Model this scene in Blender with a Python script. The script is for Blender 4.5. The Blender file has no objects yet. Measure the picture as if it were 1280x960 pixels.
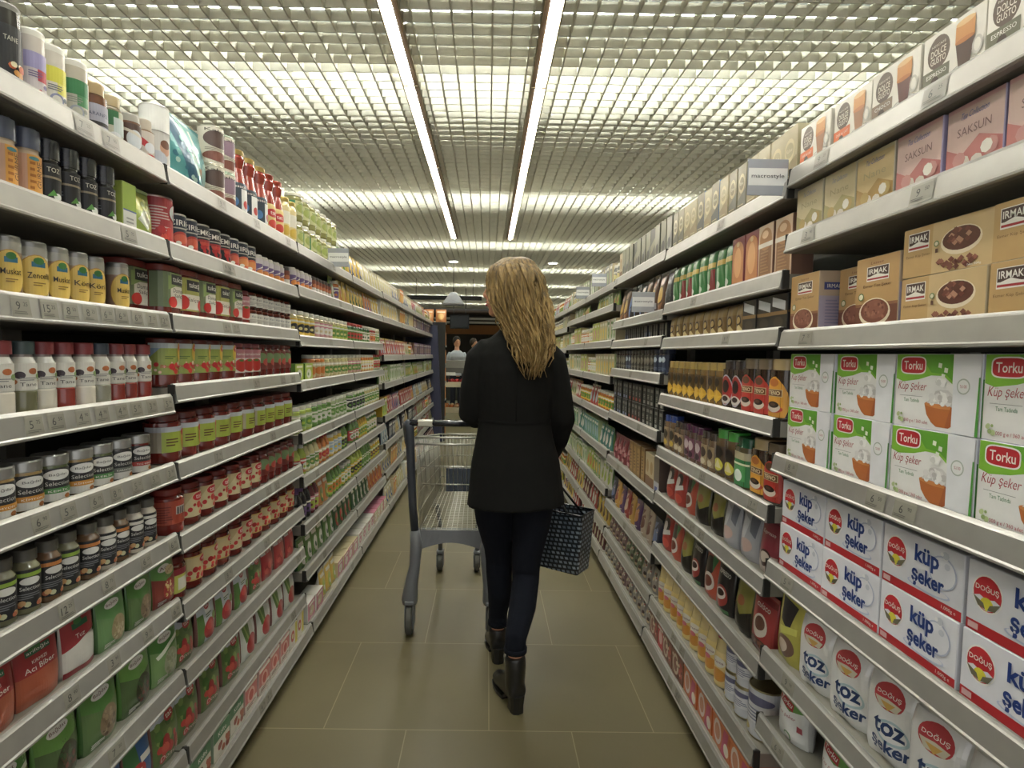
import bpy, bmesh, math, random
from mathutils import Vector, Matrix
PI = math.pi
S = bpy.context.scene
C = S.collection

# ---------------------------------------------------------------- camera
def make_camera():
    f, h, pit, roll, yaw, cx = 688.6, 1.364, .0535, .01478, .00422, 612.0
    m = Matrix.Rotation(-yaw, 3, 'Z') @ Matrix.Rotation(-pit, 3, 'X') @ Matrix.Rotation(-roll, 3, 'Y')
    # columns of m: right, forward, up
    r, fw, up = m.col[0], m.col[1], m.col[2]
    cd = bpy.data.cameras.new('camera'); co = bpy.data.objects.new('camera', cd); C.objects.link(co)
    co.matrix_world = Matrix(((r.x, up.x, -fw.x, 0), (r.y, up.y, -fw.y, 0), (r.z, up.z, -fw.z, h), (0, 0, 0, 1)))
    cd.sensor_width = 36; cd.lens = f / 1280 * 36; cd.shift_x = (640 - cx) / 1280
    cd.clip_start = .05; cd.clip_end = 100
    S.camera = co
make_camera()

# ---------------------------------------------------------------- world, exposure
TUBE_POWER, PLENUM_POWER, WORLD = 16.0, 38.0, .32
S.view_settings.view_transform = 'Standard'; S.view_settings.look = 'None'
S.view_settings.gamma = 1; S.view_settings.use_curve_mapping = False
S.view_settings.exposure = 1.5
w = bpy.data.worlds.new('ambient_fill'); S.world = w; w.use_nodes = True
w.node_tree.nodes['Background'].inputs[0].default_value = (1, .985, .95, 1)
w.node_tree.nodes['Background'].inputs[1].default_value = WORLD  # added ambient fill light, entering through the open back of the room
S.cycles.max_bounces = 6; S.cycles.diffuse_bounces = 4; S.cycles.glossy_bounces = 3
S.cycles.transparent_max_bounces = 8; S.cycles.sample_clamp_indirect = 4
S.cycles.use_denoising = True

# ---------------------------------------------------------------- materials
def lin(c):
    c = c.lstrip('#'); o = []
    for i in (0, 2, 4):
        v = int(c[i:i + 2], 16) / 255
        o.append(v / 12.92 if v <= .04045 else ((v + .055) / 1.055) ** 2.4)
    return (*o, 1)
_mats = {}
KIND = {'print': dict(r=.42, coat=.15), 'gloss': dict(r=.25, coat=.5), 'glass': dict(r=.12, coat=1.0), 'matte': dict(r=.85, coat=0),
        'metal': dict(r=.32, coat=0, m=.75), 'foil': dict(r=.3, coat=.6, m=.15), 'paint': dict(r=.45, coat=0, m=.1), 'rail': dict(r=.38, coat=0, m=.5), 'cloth': dict(r=.95, coat=0)}
def M(c, kind='print', scale=25, amt=.1):
    k = (c, kind)
    if k in _mats: return _mats[k]
    q = KIND[kind]
    m = bpy.data.materials.new(kind + '_' + c.lstrip('#')); m.use_nodes = True
    nt = m.node_tree; b = nt.nodes['Principled BSDF']
    col = lin(c); gr = .3 * col[0] + .5 * col[1] + .2 * col[2]; ds = {'print': .07, 'gloss': .1, 'glass': .14, 'foil': .2}.get(kind, 0)
    col = (*[v + (gr - v) * ds for v in col[:3]], 1); m.diffuse_color = col
    n = nt.nodes.new('ShaderNodeTexNoise'); n.inputs['Scale'].default_value = scale; n.inputs['Detail'].default_value = 2
    tc = nt.nodes.new('ShaderNodeTexCoord'); nt.links.new(tc.outputs['Object'], n.inputs['Vector'])
    mx = nt.nodes.new('ShaderNodeMix'); mx.data_type = 'RGBA'
    mx.inputs[6].default_value = (*[v * (1 - amt) for v in col[:3]], 1); mx.inputs[7].default_value = (*[min(1, v * (1 + amt)) for v in col[:3]], 1)
    nt.links.new(n.outputs['Fac'], mx.inputs[0]); nt.links.new(mx.outputs[2], b.inputs['Base Color'])
    b.inputs['Roughness'].default_value = q['r']; b.inputs['Coat Weight'].default_value = q['coat']; b.inputs['Coat Roughness'].default_value = .12
    b.inputs['Metallic'].default_value = q.get('m', 0)
    _mats[k] = m
    return m
def emit_mat(name, col, strength):
    m = bpy.data.materials.new(name); m.use_nodes = True; b = m.node_tree.nodes['Principled BSDF']
    b.inputs['Base Color'].default_value = (.8, .8, .8, 1)
    b.inputs['Emission Color'].default_value = (*col, 1); b.inputs['Emission Strength'].default_value = strength
    return m
TUBE = emit_mat('tube_diffuser', (1, .955, .87), TUBE_POWER)
TUBE2 = emit_mat('fluorescent_tube', (.93, 1, .93), PLENUM_POWER)

# ---------------------------------------------------------------- mesh helpers
class MB:
    """collects geometry, several materials, one mesh"""
    def __init__(s): s.v = []; s.f = []; s.mi = []; s.m = []; s.sm = []
    def mat(s, m):
        if m not in s.m: s.m.append(m)
        return s.m.index(m)
    def add(s, vs, fs, m, smooth=False):
        o = len(s.v); s.v += [tuple(v) for v in vs]; i = s.mat(m)
        for f in fs: s.f.append([o + k for k in f]); s.mi.append(i); s.sm.append(smooth)
        return s
    def box(s, x0, x1, y0, y1, z0, z1, m):
        v = [(x, y, z) for z in (z0, z1) for y in (y0, y1) for x in (x0, x1)]
        return s.add(v, [(0, 2, 3, 1), (4, 5, 7, 6), (0, 1, 5, 4), (2, 6, 7, 3), (0, 4, 6, 2), (1, 3, 7, 5)], m)
    def rbox(s, w, d, h, m, b=.002, z0=0, cx=0, cy=0):
        """box with bevelled vertical and horizontal edges"""
        b = min(b, w / 3, d / 3, h / 3); L = []
        for z, i in ((z0, b), (z0 + b, 0), (z0 + h - b, 0), (z0 + h, b)):
            a, c = w / 2 - i, d / 2 - i; e = b if i == 0 else b * .4
            L.append([(cx + x, cy + y, z) for x, y in ((-a + e, -c), (a - e, -c), (a, -c + e), (a, c - e), (a - e, c), (-a + e, c), (-a, c - e), (-a, -c + e))])
        return s.loops(L, m, cap=True)
    def loops(s, L, m, cap=False, smooth=False, closed=True):
        n = len(L[0]); v = [p for l in L for p in l]; f = []
        for i in range(len(L) - 1):
            for j in range(n if closed else n - 1):
                k = (j + 1) % n; f.append((i * n + j, i * n + k, (i + 1) * n + k, (i + 1) * n + j))
        if cap: f.append(tuple(range(n - 1, -1, -1))); f.append(tuple((len(L) - 1) * n + j for j in range(n)))
        return s.add(v, f, m, smooth)
    def lathe(s, prof, m, n=20, p=None, c=(0, 0, 0), cap=True):
        """prof: (r, z) or (r, z, material for the band above)"""
        def ring(r, z):
            o = []
            for j in range(n):
                t = 2 * PI * j / n; q = sq(t, p); o.append((c[0] + r * q * math.cos(t), c[1] + r * q * math.sin(t), c[2] + z))
            return o
        for a, b in zip(prof[:-1], prof[1:]):
            s.loops([ring(a[0], a[1]), ring(b[0], b[1])], a[2] if len(a) > 2 else m, smooth=True)
        if cap:
            for q, rev in ((prof[0], 1), (prof[-1], 0)):
                if q[0] > 1e-4: r = ring(q[0], q[1]); s.add(r, [tuple(range(n))[::-1] if rev else tuple(range(n))], (q[2] if len(q) > 2 else m))
        return s
    def tube(s, pts, r, m, n=8, cap=True):
        pts = [Vector(p) for p in pts]; rs = r if isinstance(r, (list, tuple)) else [r] * len(pts); L = []; ref = None
        for i, p in enumerate(pts):
            t = (pts[min(i + 1, len(pts) - 1)] - pts[max(i - 1, 0)]).normalized()
            if ref is None: ref = Vector((0, 0, 1)) if abs(t.z) < .9 else Vector((1, 0, 0))
            u = t.cross(ref)
            if u.length < 1e-3: u = t.orthogonal()
            u.normalize(); v2 = t.cross(u).normalized(); ref = v2.cross(t) if False else ref
            q = rs[i]; qa, qb = q if isinstance(q, tuple) else (q, q)
            L.append([tuple(p + u * qa * math.cos(2 * PI * j / n) + v2 * qb * math.sin(2 * PI * j / n)) for j in range(n)])
        return s.loops(L, m, cap=cap, smooth=True)
    def mesh(s, name):
        me = bpy.data.meshes.new(name); me.from_pydata(s.v, [], s.f)
        for m in s.m: me.materials.append(m)
        me.polygons.foreach_set('material_index', s.mi); me.polygons.foreach_set('use_smooth', s.sm); me.update()
        return me
    def merge(s, me, T=None):
        o = len(s.v); T = T or Matrix.Identity(4)
        s.v += [tuple(T @ v.co) for v in me.vertices]
        idx = [s.mat(m) for m in me.materials]
        for p in me.polygons: s.f.append([o + k for k in p.vertices]); s.mi.append(idx[p.material_index]); s.sm.append(p.use_smooth)
        return s
def sq(t, p):
    return 1.0 if not p else (abs(math.cos(t)) ** p + abs(math.sin(t)) ** p) ** (-1 / p)
def link(name, me, parent=None, loc=(0, 0, 0), rz=0):
    o = bpy.data.objects.new(name, me); C.objects.link(o)
    if parent is not None: o.parent = parent
    o.location = loc; o.rotation_euler = (0, 0, rz)
    return o
def tag(o, label=None, cat=None, group=None, kind=None):
    if label: o['label'] = label
    if cat: o['category'] = cat
    if group: o['group'] = group
    if kind: o['kind'] = kind
    return o
def fix(me):
    bm = bmesh.new(); bm.from_mesh(me); bmesh.ops.recalc_face_normals(bm, faces=bm.faces); bm.to_mesh(me); bm.free(); return me

# ---------------------------------------------------------------- printed artwork
_txt = {}
def text_geo(s, bold):
    k = (s, bold)
    if k not in _txt:
        c = bpy.data.curves.new('t', 'FONT'); c.body = s; c.resolution_u = 2; c.offset = bold; c.align_x = 'LEFT'
        o = bpy.data.objects.new('t', c); me = o.to_mesh()
        vs = [(v.co.x, v.co.y) for v in me.vertices]; fs = [tuple(p.vertices) for p in me.polygons]
        o.to_mesh_clear(); bpy.data.objects.remove(o); bpy.data.curves.remove(c)
        x0 = min(v[0] for v in vs); x1 = max(v[0] for v in vs); y0 = min(v[1] for v in vs); y1 = max(v[1] for v in vs)
        _txt[k] = ([((x - x0) / (y1 - y0), (y - y0) / (y1 - y0)) for x, y in vs], fs, (x1 - x0) / (y1 - y0))
    return _txt[k]
class Art:
    """flat artwork in fractions of a w x h field"""
    def __init__(s, w, h, bg=None, kind='print'):
        s.w, s.h, s.k, s.S = w, h, kind, []
        if bg: s.r(0, 0, 1, 1, bg)
    def add(s, vs, fs, c):
        s.S.append(([((x - .5) * s.w, y * s.h) for x, y in vs], fs, c)); return s
    def r(s, x0, y0, x1, y1, c): return s.add([(x0, y0), (x1, y0), (x1, y1), (x0, y1)], [(0, 1, 2, 3)], c)
    def p(s, pts, c):
        return s.add(pts, [tuple(range(len(pts)))], c)
    def e(s, cx, cy, rx, ry, c, n=22, a0=0, a1=360):
        """rx, ry both as fractions of the width / height"""
        full = a1 - a0 >= 360; k = n if full else n + 1
        v = [(cx + rx * math.cos(math.radians(a0 + (a1 - a0) * i / n)), cy + ry * math.sin(math.radians(a0 + (a1 - a0) * i / n))) for i in range(k)]
        return s.p(v, c)
    def t(s, txt, cx, cy, h, c, w=None, bold=.0, rot=0, shear=0):
        vs, fs, asp = text_geo(txt, bold); H = h * s.h; W = asp * H
        if w: W = w * s.w
        ca, sa = math.cos(rot), math.sin(rot); o = []
        for x, y in vs:
            X = (x / asp - .5) * W + shear * (y - .5) * H; Y = (y - .5) * H
            o.append((cx + (X * ca - Y * sa) / s.w, cy + (X * sa + Y * ca) / s.h))
        return s.add(o, fs, c)
    def se(s, cx, cy, rx, ry, c, q=.6, n=28):
        g = lambda v: math.copysign(abs(v) ** q, v)
        return s.p([(cx + rx * g(math.cos(2 * PI * i / n)), cy + ry * g(math.sin(2 * PI * i / n))) for i in range(n)], c)
    def lines(s, x0, y0, x1, y1, n, c, sd=1):
        R = random.Random(sd); st = (y1 - y0) / n
        for i in range(n): s.r(x0, y0 + i * st, x0 + (x1 - x0) * R.uniform(.6, 1), y0 + i * st + st * .45, c)
        return s
    def blobs(s, n, x0, y0, x1, y1, r, cs, sd=1):
        R = random.Random(sd)
        for i in range(n):
            q = r * R.uniform(.6, 1.25); s.e(R.uniform(x0, x1), R.uniform(y0, y1), q / s.w, q / s.h, cs[i % len(cs)], n=8)
        return s
    def mesh(s, f, name='label', cx=0, cy=0, step=.0003):
        by = {}
        bm = bmesh.new(); mats = []
        for k, (vs, fs, c) in enumerate(s.S):
            m = M(c, s.k)
            if m not in mats: mats.append(m)
            V = [bm.verts.new((x, y, k)) for x, y in vs]
            for t in fs:
                try: q = bm.faces.new([V[i] for i in t]); q.material_index = mats.index(m)
                except ValueError: pass
        for st, ax, tot in ((cx, 0, s.w), (cy, 1, s.h)):
            if not st: continue
            n = int(tot / st); o = -tot / 2 if ax == 0 else 0
            for i in range(1, n + 1):
                co = [0, 0, 0]; co[ax] = o + tot * i / (n + 1); no = [0, 0, 0]; no[ax] = 1
                bmesh.ops.bisect_plane(bm, geom=bm.verts[:] + bm.edges[:] + bm.faces[:], plane_co=co, plane_no=no, dist=1e-6)
        nl = max(1, len(s.S)); st = min(step, .0022 / nl)
        for v in bm.verts: v.co = f(v.co.x, v.co.y, .0003 + st * v.co.z)
        me = bpy.data.meshes.new(name); bm.to_mesh(me); bm.free()
        for m in mats: me.materials.append(m)
        return me
def f_plane(d, z0=0, x0=0): return lambda u, v, l: (u + x0, -d / 2 - l, v + z0)
def f_side(w, z0=0, sgn=1, y0=0): return lambda u, v, l: (sgn * (w / 2 + l), u * sgn + y0, v + z0)
def f_cyl(R, z0, p=None, prof=None):
    def g(u, v, l):
        r0 = prof(v + z0) if prof else R
        t = u / R - PI / 2; r = r0 * sq(t, p) + l
        return (r * math.cos(t), r * math.sin(t), v + z0)
    return g
def pouch_T(w, h, t, top=.0, fat=.25):
    def T(u, v):
        x = max(-1, min(1, 2 * u / w)); k = max(0, min(1, v / h))
        a = (1 - x * x) ** (.22 if top > .3 else .42) if abs(x) < 1 else 0
        g = 1 if k < fat else 1 - (1 - top) * ((k - fat) / (1 - fat)) ** 1.5
        g *= min(1, .75 + k * 2)
        wr = 1 + .06 * math.sin(11 * u / w + 5 * k) + .05 * math.sin(9 * k + 4 * x)
        return max(.0015, t / 2 * a * g * wr)
    return T
def f_pouch(T): return lambda u, v, l: (u, -T(u, v) - l - .0006, v)

# ---------------------------------------------------------------- product prototypes
class Proto:
    def __init__(s, name, cat, desc, w, d, h, root, parts=(), group=None):
        s.name, s.cat, s.desc, s.w, s.d, s.h, s.root, s.parts = name, cat, desc, w, d, h, root, parts
        s.group = group or desc; s._m = None
    def merged(s):
        if s._m is None:
            b = MB(); b.merge(s.root)
            for n, me, lb in s.parts: b.merge(me)
            s._m = b.mesh(s.name)
        return s._m
P = {}
def jar(key, name, cat, desc, R, H, body, cap, art, capr=.9, caph=.018, neck=.86, sh=.8, kind='glass', p=None, az=(.12, .7), wrap=None, content=None, capkind='print', n=20, foot=.95):
    """glass or plastic jar with a lid and a wrap-round label"""
    zs = H * sh; zn = H - caph; m = M(body, kind); mc = M(content, kind) if content else m
    b = MB(); b.lathe([(R * foot * .85, 0, mc), (R * foot, .003, mc), (R, .008, mc), (R, zs * .82, m), (R * .99, zs, m), (R * (neck * .5 + .5), zs + (zn - zs) * .5, m), (R * neck, zn - .002, m), (R * neck, zn + .003, m)], m, n=n, p=p)
    l = MB(); mm = M(cap, capkind); r = R * capr
    l.lathe([(r, zn), (r * 1.01, zn + .002), (r * 1.01, H - .003), (r * .96, H), (r * .9, H - .0005)], mm, n=n, p=p)
    z0, z1 = az[0] * H, az[1] * H; ww = wrap or R * 2.9
    a = art(Art(ww, z1 - z0)); la = a.mesh(f_cyl(R, z0, p), 'label', cx=R * .2)
    P[key] = Proto(name, cat, desc, 2 * R, 2 * R, H, b.mesh(name), [('lid', l.mesh('lid'), None), ('label', la, None)])
def can(key, name, cat, desc, R, H, art, rim='#b9b8b0', body='#999999', n=20):
    b = MB(); m = M(rim, 'metal'); mb = M(body, 'print')
    b.lathe([(R * .9, .003), (R * .97, 0), (R, .002), (R * .985, .005, mb), (R * .985, H - .005), (R, H - .002), (R * .97, H), (R * .93, H - .004), (R * .5, H - .004)], m, n=n)
    a = art(Art(R * 3.6, H - .012)); la = a.mesh(f_cyl(R * .985, .006), 'label', cx=R * .2)
    P[key] = Proto(name, cat, desc, 2 * R, 2 * R, H, b.mesh(name), [('label', la, None)])
def box(key, name, cat, desc, w, h, d, body, art, side=None, kind='print', sart=None):
    b = MB(); b.rbox(w, d, h, M(body, kind), .0015)
    pr = []
    a = art(Art(w - .002, h - .002, kind=kind)); me = a.mesh(f_plane(d, .001), 'front_print')
    pr.append(('front_print', me, None))
    if sart:
        for sg in (1, -1):
            a = sart(Art(d - .002, h - .002, kind=kind)); pr.append(('side_print', a.mesh(f_side(w, .001, sg), 'side_print'), None))
    P[key] = Proto(name, cat, desc, w, d, h, b.mesh(name), pr)
def pouch(key, name, cat, desc, w, h, t, body, art, kind='foil', top=0, fat=.25, crimp=True, nu=16, nv=16):
    T = pouch_T(w, h, t, top, fat); m = M(body, kind); b = MB(); L = []
    for j in range(nv + 1):
        v = h * j / nv; row = [((i / nu - .5) * w, min(0, .0012 - T((i / nu - .5) * w, v)), v) for i in range(nu + 1)]
        row += [(x, -y, z) for x, y, z in reversed(row[1:-1])]
        if top > .1 and j == nv: row = [(x * .9, y * .8, z) for x, y, z in row]
        L.append(row)
    b.loops(L, m, cap=True, smooth=True)
    if crimp: b.rbox(w * .98, .004, h * .07, m, .001, z0=h * .97)
    a = art(Art(w * .94, h * .95, kind=kind)); me = a.mesh(f_pouch(T), 'front_print', cx=w / 18, cy=h / 18, step=.0002)
    P[key] = Proto(name, cat, desc, w, max(t * 1.15, .006), h * (1.04 if crimp else 1), b.mesh(name), [('front_print', me, None)])
def bottle(key, name, cat, desc, prof, cap, art, az, Rl, body, kind='glass', n=18, capm='print', wrap=None, p=None):
    """prof: list of (r, z); last pair is where the cap starts; cap: (colour, r, height)"""
    b = MB(); b.lathe(prof, M(body, kind), n=n, p=p); zt = prof[-1][1]; H = zt + cap[2]
    l = MB(); r = cap[1]; l.lathe([(r, zt - .001), (r, H - .002), (r * .93, H), (r * .5, H)], M(cap[0], capm), n=n, p=p)
    def pr(z):
        for a, c in zip(prof[:-1], prof[1:]):
            if a[1] <= z <= c[1]: return a[0] + (c[0] - a[0]) * (z - a[1]) / max(1e-6, c[1] - a[1])
        return prof[-1][0]
    a = art(Art(wrap or Rl * 2.9, az[1] - az[0])); la = a.mesh(f_cyl(Rl, az[0], p, pr), 'label', cx=Rl * .2, cy=.01)
    R = max(q[0] for q in prof)
    P[key] = Proto(name, cat, desc, 2 * R, 2 * R, H, b.mesh(name), [('lid', l.mesh('lid'), None), ('label', la, None)])
# ---------------------------------------------------------------- room
def floor_mat():
    m = bpy.data.materials.new('floor_tiles'); m.use_nodes = True; nt = m.node_tree; b = nt.nodes['Principled BSDF']; N = nt.nodes.new; L = nt.links.new
    tc = N('ShaderNodeTexCoord'); mp = N('ShaderNodeMapping'); mp.inputs['Location'].default_value = (-.024 + .6 * 40, -1.93 + .6 * 41, 0)
    L(tc.outputs['Object'], mp.inputs['Vector'])
    br = N('ShaderNodeTexBrick'); br.inputs['Scale'].default_value = 1; br.inputs['Brick Width'].default_value = .6; br.inputs['Row Height'].default_value = .6
    br.inputs['Mortar Size'].default_value = .0022; br.inputs['Mortar Smooth'].default_value = .3; br.offset = .5; br.offset_frequency = 2
    br.inputs['Color1'].default_value = lin('#665e45'); br.inputs['Color2'].default_value = lin('#61593f'); br.inputs['Mortar'].default_value = lin('#857b60')
    L(mp.outputs['Vector'], br.inputs['Vector'])
    n = N('ShaderNodeTexNoise'); n.inputs['Scale'].default_value = 3; n.inputs['Detail'].default_value = 6; L(tc.outputs['Object'], n.inputs['Vector'])
    mx = N('ShaderNodeMix'); mx.data_type = 'RGBA'; mx.blend_type = 'MULTIPLY'; mx.inputs[0].default_value = .35
    cr = N('ShaderNodeValToRGB'); cr.color_ramp.elements[0].position = .3; cr.color_ramp.elements[0].color = (.7, .7, .7, 1); cr.color_ramp.elements[1].position = .7
    L(n.outputs['Fac'], cr.inputs[0]); L(br.outputs['Color'], mx.inputs[6]); L(cr.outputs[0], mx.inputs[7]); L(mx.outputs[2], b.inputs['Base Color'])
    b.inputs['Roughness'].default_value = .42; b.inputs['Specular IOR Level'].default_value = .35
    return m
b = MB(); b.box(-7, 7, -2.5, 21, -.1, 0, floor_mat()); tag(link('floor', b.mesh('floor')), kind='structure')
ZC = 3.0
b = MB(); g = M('#c6c1b2', 'matte')
for i in range(-66, 67): b.box(i * .1 - .004, i * .1 + .004, 0, 19.9, ZC, ZC + .05, g)
for j in range(0, 200): b.box(-6.65, 6.65, .017 + j * .1 - .003, .017 + j * .1 + .003, ZC, ZC + .05, g)
tag(link('ceiling_grid', b.mesh('ceiling_grid')), kind='structure')
b = MB(); b.box(-7, 7, -2.5, 21, 3.75, 3.85, M('#a9aaa6', 'matte')); tag(link('ceiling', b.mesh('ceiling')), kind='structure')
for nm, x0, x1, y0, y1, c in (('wall_left', -7.1, -7, -2.5, 21, '#8d8778'), ('wall_right', 7, 7.1, -2.5, 21, '#8d8778'), ('wall_far', -7, 7, 21, 21.1, '#2b2520')):
    b = MB(); b.box(x0, x1, y0, y1, 0, 3.75, M(c, 'matte')); tag(link(nm, b.mesh(nm)), kind='structure')
for i, (z0, z1, c, y) in enumerate(((2.86, 3.0, '#3c2c20', 20.9), (2.52, 2.60, '#c9c6bc', 20.85), (2.66, 2.74, '#c9c6bc', 20.85), (2.12, 2.46, '#8a5c34', 20.9))):
    b = MB(); b.box(-6.9, 6.9, y, y + .1, z0, z1, M(c, 'matte')); tag(link('trim_%d' % (i + 1), b.mesh('trim')), kind='structure')

# lamps: the two rows of slim tubes over the aisle
hb = MB(); mh = M('#8f836a', 'paint')
hb.box(-.05, .05, 0, 1.47, .05, .07, mh); hb.box(-.05, -.042, 0, 1.47, -.012, .05, mh); hb.box(.042, .05, 0, 1.47, -.012, .05, mh)
hb.box(-.042, .042, 0, .004, -.01, .05, mh); hb.box(-.042, .042, 1.466, 1.47, -.01, .05, mh); hm = hb.mesh('housing')
sb = MB(); sb.box(-.05, -.008, 0, 1.47, -.006, .012, M('#5a4630', 'paint')); sm = sb.mesh('slot_cover')
tb = MB(); L_ = []
for yy in (.012, 1.458): L_.append([(.017 + .026 * math.cos(PI * k / 6 + PI), yy, .012 + .026 * math.sin(PI * k / 6 + PI)) for k in range(7)] + [(-.009, yy, .03), (.043, yy, .03)][::-1])
tb.loops(L_, TUBE, cap=True); tm = fix(tb.mesh('diffuser'))
ORD = 'first second third fourth fifth sixth seventh eighth ninth tenth eleventh twelfth thirteenth fourteenth fifteenth sixteenth seventeenth eighteenth nineteenth twentieth'.split()
def ordn(i):
    if i < 20: return ORD[i]
    return 'twenty-' + ORD[i - 20] if i < 29 else ('thirtieth' if i == 29 else 'thirty-' + ORD[i - 30])
for sx, x in (('left', -.49), ('right', .285)):
    for k in range(5):
        y = 7.87 - 1.475 * (k + 1)
        o = link('ceiling_light', hm, None, (x, y, ZC - .005)); sgn = 1 if sx == 'left' else -1
        link('diffuser', tm, o, (-.017, 0, 0) if sx == 'left' else (-.017, 0, 0)); link('slot_cover', sm, o, (.05 if sx == 'left' else .008, 0, 0))
        tag(o, 'slim glowing ceiling tube, %s from far end of the %s row above the aisle' % (ORD[k], sx), 'ceiling light', 'tube lights over the aisle')
tl = MB(); tl.tube([(-1.19, 0, 0), (1.19, 0, 0)], .016, TUBE2, 8); tlm = tl.mesh('tube')
tr = MB(); tr.box(-1.2, 1.2, -.035, .035, .02, .07, M('#c8c8c0', 'paint')); tr.box(-.9, -.89, -.005, .005, .07, .46, M('#c8c8c0', 'paint')); tr.box(.89, .9, -.005, .005, .07, .46, M('#c8c8c0', 'paint')); trm = tr.mesh('batten_light')
for j in range(8):
    for i in range(5):
        o = link('batten_light', trm, None, (-4.84 + 2.42 * i, .85 + 2.42 * j, ZC + .29)); link('tube', tlm, o)
        tag(o, 'fluorescent batten above the open ceiling grid, %s row away, %s from left' % (ORD[j], ORD[i]), 'ceiling light', 'battens glowing above the ceiling grid')
        b_ = None
dl = MB(); dl.lathe([(.085, 0), (.095, .004), (.095, .01), (.07, .012), (.065, .05)], M('#e0ded4', 'paint'), 20, cap=False); dlm = dl.mesh('downlight')
dd = MB(); dd.lathe([(.072, .006), (.07, .012)], TUBE, 20); ddm = dd.mesh('lens')
for i, (x, y, s) in enumerate(((-.63, 9.85, 'left of her head, nearer row'), (1.13, 9.85, 'right of her head, nearer row'), (-1.2, 13.1, 'left of her head, farther row'), (.0, 13.1, 'just above her head, farther row'))):
    o = link('downlight', dlm, None, (x, y, ZC - .012)); link('lens', ddm, o)
    tag(o, 'small round recessed ceiling spot, ' + s, 'ceiling light', 'round ceiling spots')

# ---------------------------------------------------------------- shelving
NB = 8; Y0 = .48
LT = [[1.853, 1.657, 1.463, 1.246, 1.062, .870, .690, .487, .26]] + [[1.853, 1.655, 1.463, 1.272, 1.060, .858, .667, .480, .26]] + \
     [[1.853, 1.665, 1.44, 1.235, .995, .795, .575, .36]] * 2 + [[1.86, 1.665, 1.35, 1.12, .85, .62, .38]] * 4
RT = [[1.865, 1.695, 1.44, 1.112, .82, .575, .385]] + [[1.842, 1.603, 1.45, 1.203, .966, .76, .525, .27]] + [[1.848, 1.582, 1.462, 1.292, 1.03, .745, .465, .27]] + \
     [[1.84, 1.70, 1.47, 1.24, 1.01, .765, .52, .28]] * 2 + [[1.84, 1.65, 1.44, 1.2, .96, .72, .48, .26]] * 3
TOPB = .12
def XF(side, z):
    k = max(0, min(1, (1.8 - z) / 1.5))
    if z < .15: return .80 if side == 'L' else .745
    return .865 - .035 * k if side == 'L' else .80 - .028 * k
DEEP = 1.30
rail_m = M('#a5a39d', 'rail'); shelf_m = M('#8b887d', 'paint'); dark_m = M('#24231f', 'matte'); back_m = M('#39372f', 'matte'); tagm = M('#8f8c80', 'print'); ink = '#3a3a38'
def rail_mesh():
    prof = [(-.002, .0), (.004, .001), (.007, -.003), (.010, -.006), (.016, -.044), (.019, -.047), (.019, -.051), (.014, -.053), (-.002, -.053)]
    b = MB(); b.loops([[(y, x, z) for x, z in prof] for y in (.007, .993)], rail_m, cap=True)
    me = b.mesh('price_rail'); return fix(me)
RAIL = rail_mesh()
b = MB(); b.box(.003, .997, -.44, -.004, -.052, -.012, shelf_m); b.box(.0, .006, -.006, .012, -.052, -.002, dark_m); b.box(.994, 1., -.006, .012, -.052, -.002, dark_m); SHELF = b.mesh('shelf')
_tags = {}
def tag_mesh(big, small, wide=.05):
    k = (big, small, wide)
    if k not in _tags:
        a = Art(wide, .036); a.r(0, 0, 1, 1, '#918e82'); a.r(0.02, .1, .98, .9, '#858276')
        if big: a.t(big, .35, .55, .42, ink); a.t(small, .72, .65, .2, ink)
        a.lines(.1, .15, .9, .32, 2, '#5d5b54', len(_tags))
        _tags[k] = a.mesh(lambda u, v, l: (u, 0.0115 + .006 * (1 - v / .036) + l, v - .043), 'price_tag')
    return _tags[k]
RR = random.Random(5)
PRICES = {('L', 0, 2): ['9', '15', '8', '8', '6', '6', '6', '7', '12'], ('L', 0, 3): ['5', '6', '4', '4', '4', '5', '3', '5'], ('L', 0, 4): ['6', '5', '6', '8', '5', '5', '3'], ('L', 0, 6): ['8', '3', '9', '6'], ('L', 0, 5): ['12', '8', '6', '6']}
BAYN = 'nearest second third fourth fifth sixth seventh farthest'.split()
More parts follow.
